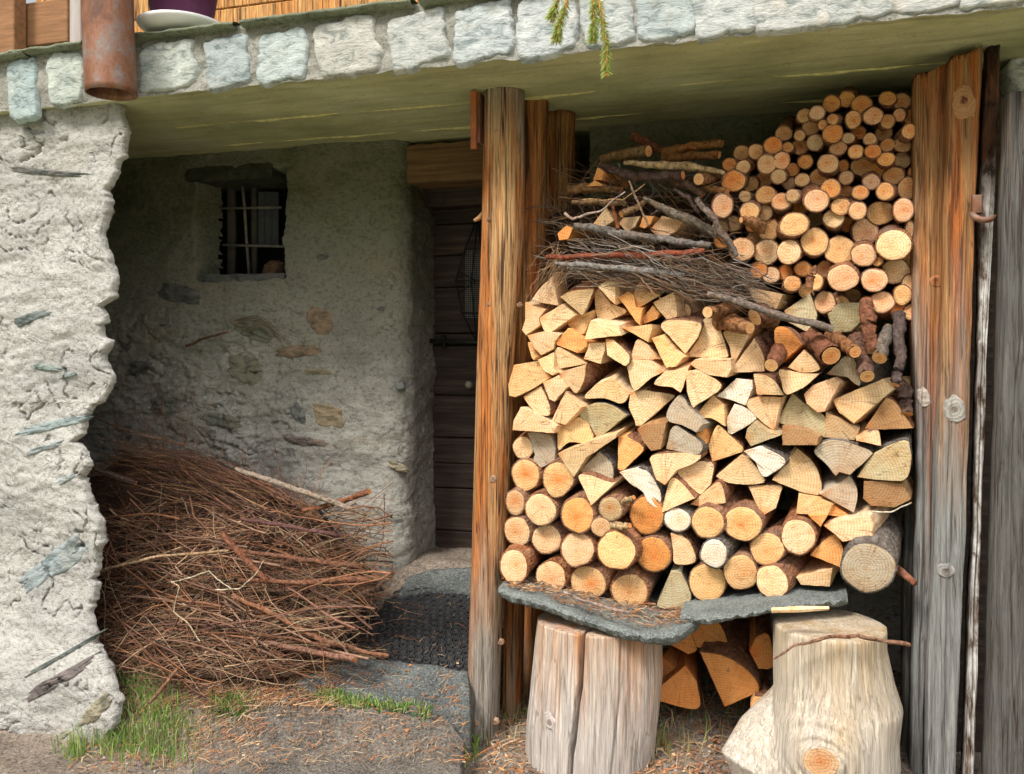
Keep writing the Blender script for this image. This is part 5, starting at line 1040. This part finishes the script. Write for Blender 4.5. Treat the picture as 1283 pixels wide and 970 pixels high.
blades('grass', 'thin strip of short grass growing between two paving stones', [(410, 874, 14, 3, .8), (450, 882, 20, 3, .8), (500, 888, 20, 3, .6), (545, 896, 18, 3, .4)], GC, (.015, .04), 330, .02)
blades('grass', 'grass tuft at the foot of the front left post', [(570, 950, 16, 8, .9), (590, 925, 8, 10, .3)], GC, (.03, .08), 200)
blades('grass', 'sparse dry grass between the two stumps', [(640, 900, 14, 20, .5), (870, 900, 30, 20, .5), (830, 940, 14, 14, .4), (930, 890, 16, 10, .3)], [(.3, .3, .12), (.2, .3, .08), (.4, .34, .18)], (.04, .13), 110)
random.seed(12)
mb = MB(); CC = [(.38, .18, .08), (.5, .3, .15), (.3, .16, .09), (.6, .45, .28), (.2, .11, .07), (.5, .2, .08), (.24, .2, .17)]
def litter(n, box_, r, l, lift=.004):
    for _ in range(n):
        px, py = R(box_[0], box_[2]), R(box_[1], box_[3]); p = ongr(px, py, lift+.004) if px > 585 or px < 240 else ongr(px, py, R(.024, .036), True); a = R(0, math.pi); L = R(*l); d = Vector((math.cos(a), math.sin(a), R(-.2, .45)))*L/2; c = random.choice(CC)
        mb.add(*tube([p-d, p+Vector((0, 0, .003)), p+d], [r*R(.5, 1.2)]*3, 3, False), c=c)
litter(1500, (150, 840, 600, 955), .0009, (.015, .06)); litter(1500, (150, 815, 420, 885), .0013, (.03, .12)); litter(500, (90, 880, 330, 965), .0014, (.02, .08)); litter(2600, (600, 860, 1130, 1000), .0015, (.015, .08)); litter(60, (430, 740, 600, 830), .0009, (.02, .05), .03)
def chips(n, box_, s_, lift=.006):
    for _ in range(n):
        px = R(box_[0], box_[2]); p = ongr(px, R(box_[1], box_[3]), lift if px > 585 or px < 240 else .03, not (px > 585 or px < 240)); a = R(0, 6.3); q = R(*s_); u = Vector((math.cos(a), math.sin(a), R(-.3, .3)))*q; v = Vector((-math.sin(a), math.cos(a), R(-.3, .6)))*q*R(.25, .6); h = Vector((0, 0, .002)); 
        mb.add([p-u-v, p+u-v*.6, p+u+v, p-u*.8+v, p-u-v+h, p+u-v*.6+h, p+u+v+h, p-u*.8+v+h], [(4, 5, 6, 7), (0, 1, 5, 4), (1, 2, 6, 5), (2, 3, 7, 6), (3, 0, 4, 7)], c=random.choice(CC))
chips(420, (150, 830, 600, 955), (.002, .009)); chips(900, (600, 860, 1130, 1000), (.003, .014)); chips(26, (220, 790, 340, 850), (.006, .012))
for _ in range(500):
    p = ongr(R(120, 1130), R(840, 1000), .003); q = R(.003, .010); g = R(.15, .45); V = [p+Vector((q*math.cos(a)*R(.8, 1.2), q*.8*math.sin(a), 0)) for a in [k*1.047 for k in range(6)]]; V += [v.lerp(p, .45)+Vector((0, 0, q*.5)) for v in V]
    mb.add(V, [(k, (k+1) % 6, 6+(k+1) % 6, 6+k) for k in range(6)]+[tuple(range(6, 12))], c=(g, g*.95, g*.88))
kind(mb.build('ground_litter', TWIG, smooth=False), 'stuff', 'scattered needles, bark chips and bits of twig on the ground')
mb = MB()
for _ in range(900):
    px = R(632, 862); f_ = interp([(3.07, 640), (3.03, 680), (2.99, 740), (2.95, 790), (2.95, 830), (3.0, 855), (3.08, 874)], px)
    Y = R(f_+.03, 3.3); p = rp(px, 760, Y); p.z = shz(p.x)+.006+R(0, .012); a = R(0, 3.14); L = R(.01, .05); d = Vector((math.cos(a), math.sin(a), R(-.15, .2)))*L/2; c = random.choice(CC); r = R(.0007, .002)
    mb.add(*tube([p-d, p+Vector((0, 0, .002)), p+d], r, 3, False), c=c)
kind(mb.build('shelf_litter', TWIG), 'stuff', 'needles and bark crumbs strewn on the stone shelf')
stick([(635, 750), (700, 752), (745, 765), (800, 780)] if False else [(706, 742), (745, 757), (790, 768)], 1.8, 2.98, (.42, .33, .28), 'thin grey stick lying on the left shelf slab', depth=[3.02, 2.97, 2.93], grp='loose sticks on shelf and stump')
stick([(969, 826), (1000, 808), (1040, 798), (1075, 796), (1105, 802), (1138, 808)], [1.2, 1.6, 2, 2.2, 2.4, 2.6], 2.9, (.36, .2, .13), 'crooked thin twig lying across the face of the pale stump', depth=[2.90, 2.885, 2.88, 2.89, 2.92, 2.98], grp='loose sticks on shelf and stump')
a, b = rp(966, 765, 2.93), rp(1038, 762, 2.96)
tag(mk('wood_splinter', *tube([rp(966, 764, 2.93), rp(1000, 763, 2.94), rp(1038, 762, 2.96)], [.008, .010, .006], 5, jit=.3), SPLIT, color=(.82, .66, .42), smooth=False), 'pale yellow splinter of wood on top of the pale stump', 'wood splinter')
stick([(1090, 642), (1115, 641), (1141, 630)], [.9, .9, .9], 3.1, (.85, .76, .6), 'bent pale straw stalk sticking out below the brown split log', depth=[3.12, 3.11, 3.1], grp='loose sticks on shelf and stump')
# ------------------------------------------------------------------ spruce sprig
SPR = thing('spruce_branch', 'drooping green spruce tips hanging in front of the balcony edge', 'spruce branch')
random.seed(3); YS = 2.2
stems = [[(722, -60), (708, 10), (699, 36), (697, 50)], [(738, -70), (743, 0), (744, 30), (742, 50)], [(740, -60), (752, 15), (759, 55), (760, 92)], [(722, -50), (696, 8), (690, 22)]]
mb = MB(); nb = MB()
for st in stems:
    W = [rp(x, y, YS) for x, y in st]; P_ = []
    for i in range(len(W)-1): P_ += [W[i].lerp(W[i+1], j/8) for j in range(8)]
    P_.append(W[-1]); mb.add(*tube(P_, [.0048-.002*i/len(P_) for i in range(len(P_))], 8))
    mb.add(*tube([W[-1], W[-1]+Vector((0, 0, -.004)), W[-1]+Vector((0, 0, -.009))], [.0025, .0045, .001], 8))
    for i in range(len(P_)-1):
        for _ in range(24):
            p = P_[i].lerp(P_[i+1], R(0, 1)); d = (P_[i+1]-P_[i]).normalized(); a = R(0, 6.28); u, v = frame(d); q = (u*math.cos(a)+v*math.sin(a))*.85+d*.75; q = q.normalized()*R(.016, .025); c = random.choice([(.30, .46, .08), (.38, .52, .12), (.48, .55, .16), (.55, .45, .12)])
            nb.add(*tube([p, p+q*.6, p+q], [.0009, .0009, .0002], 3, False), c=c)
mk('twig', mb.V, mb.F, mat_simple('spruce_twig', (.68, .33, .09), .7, .3), SPR)
o = nb.build('needles', GRASS, SPR); o['kind'] = 'stuff'
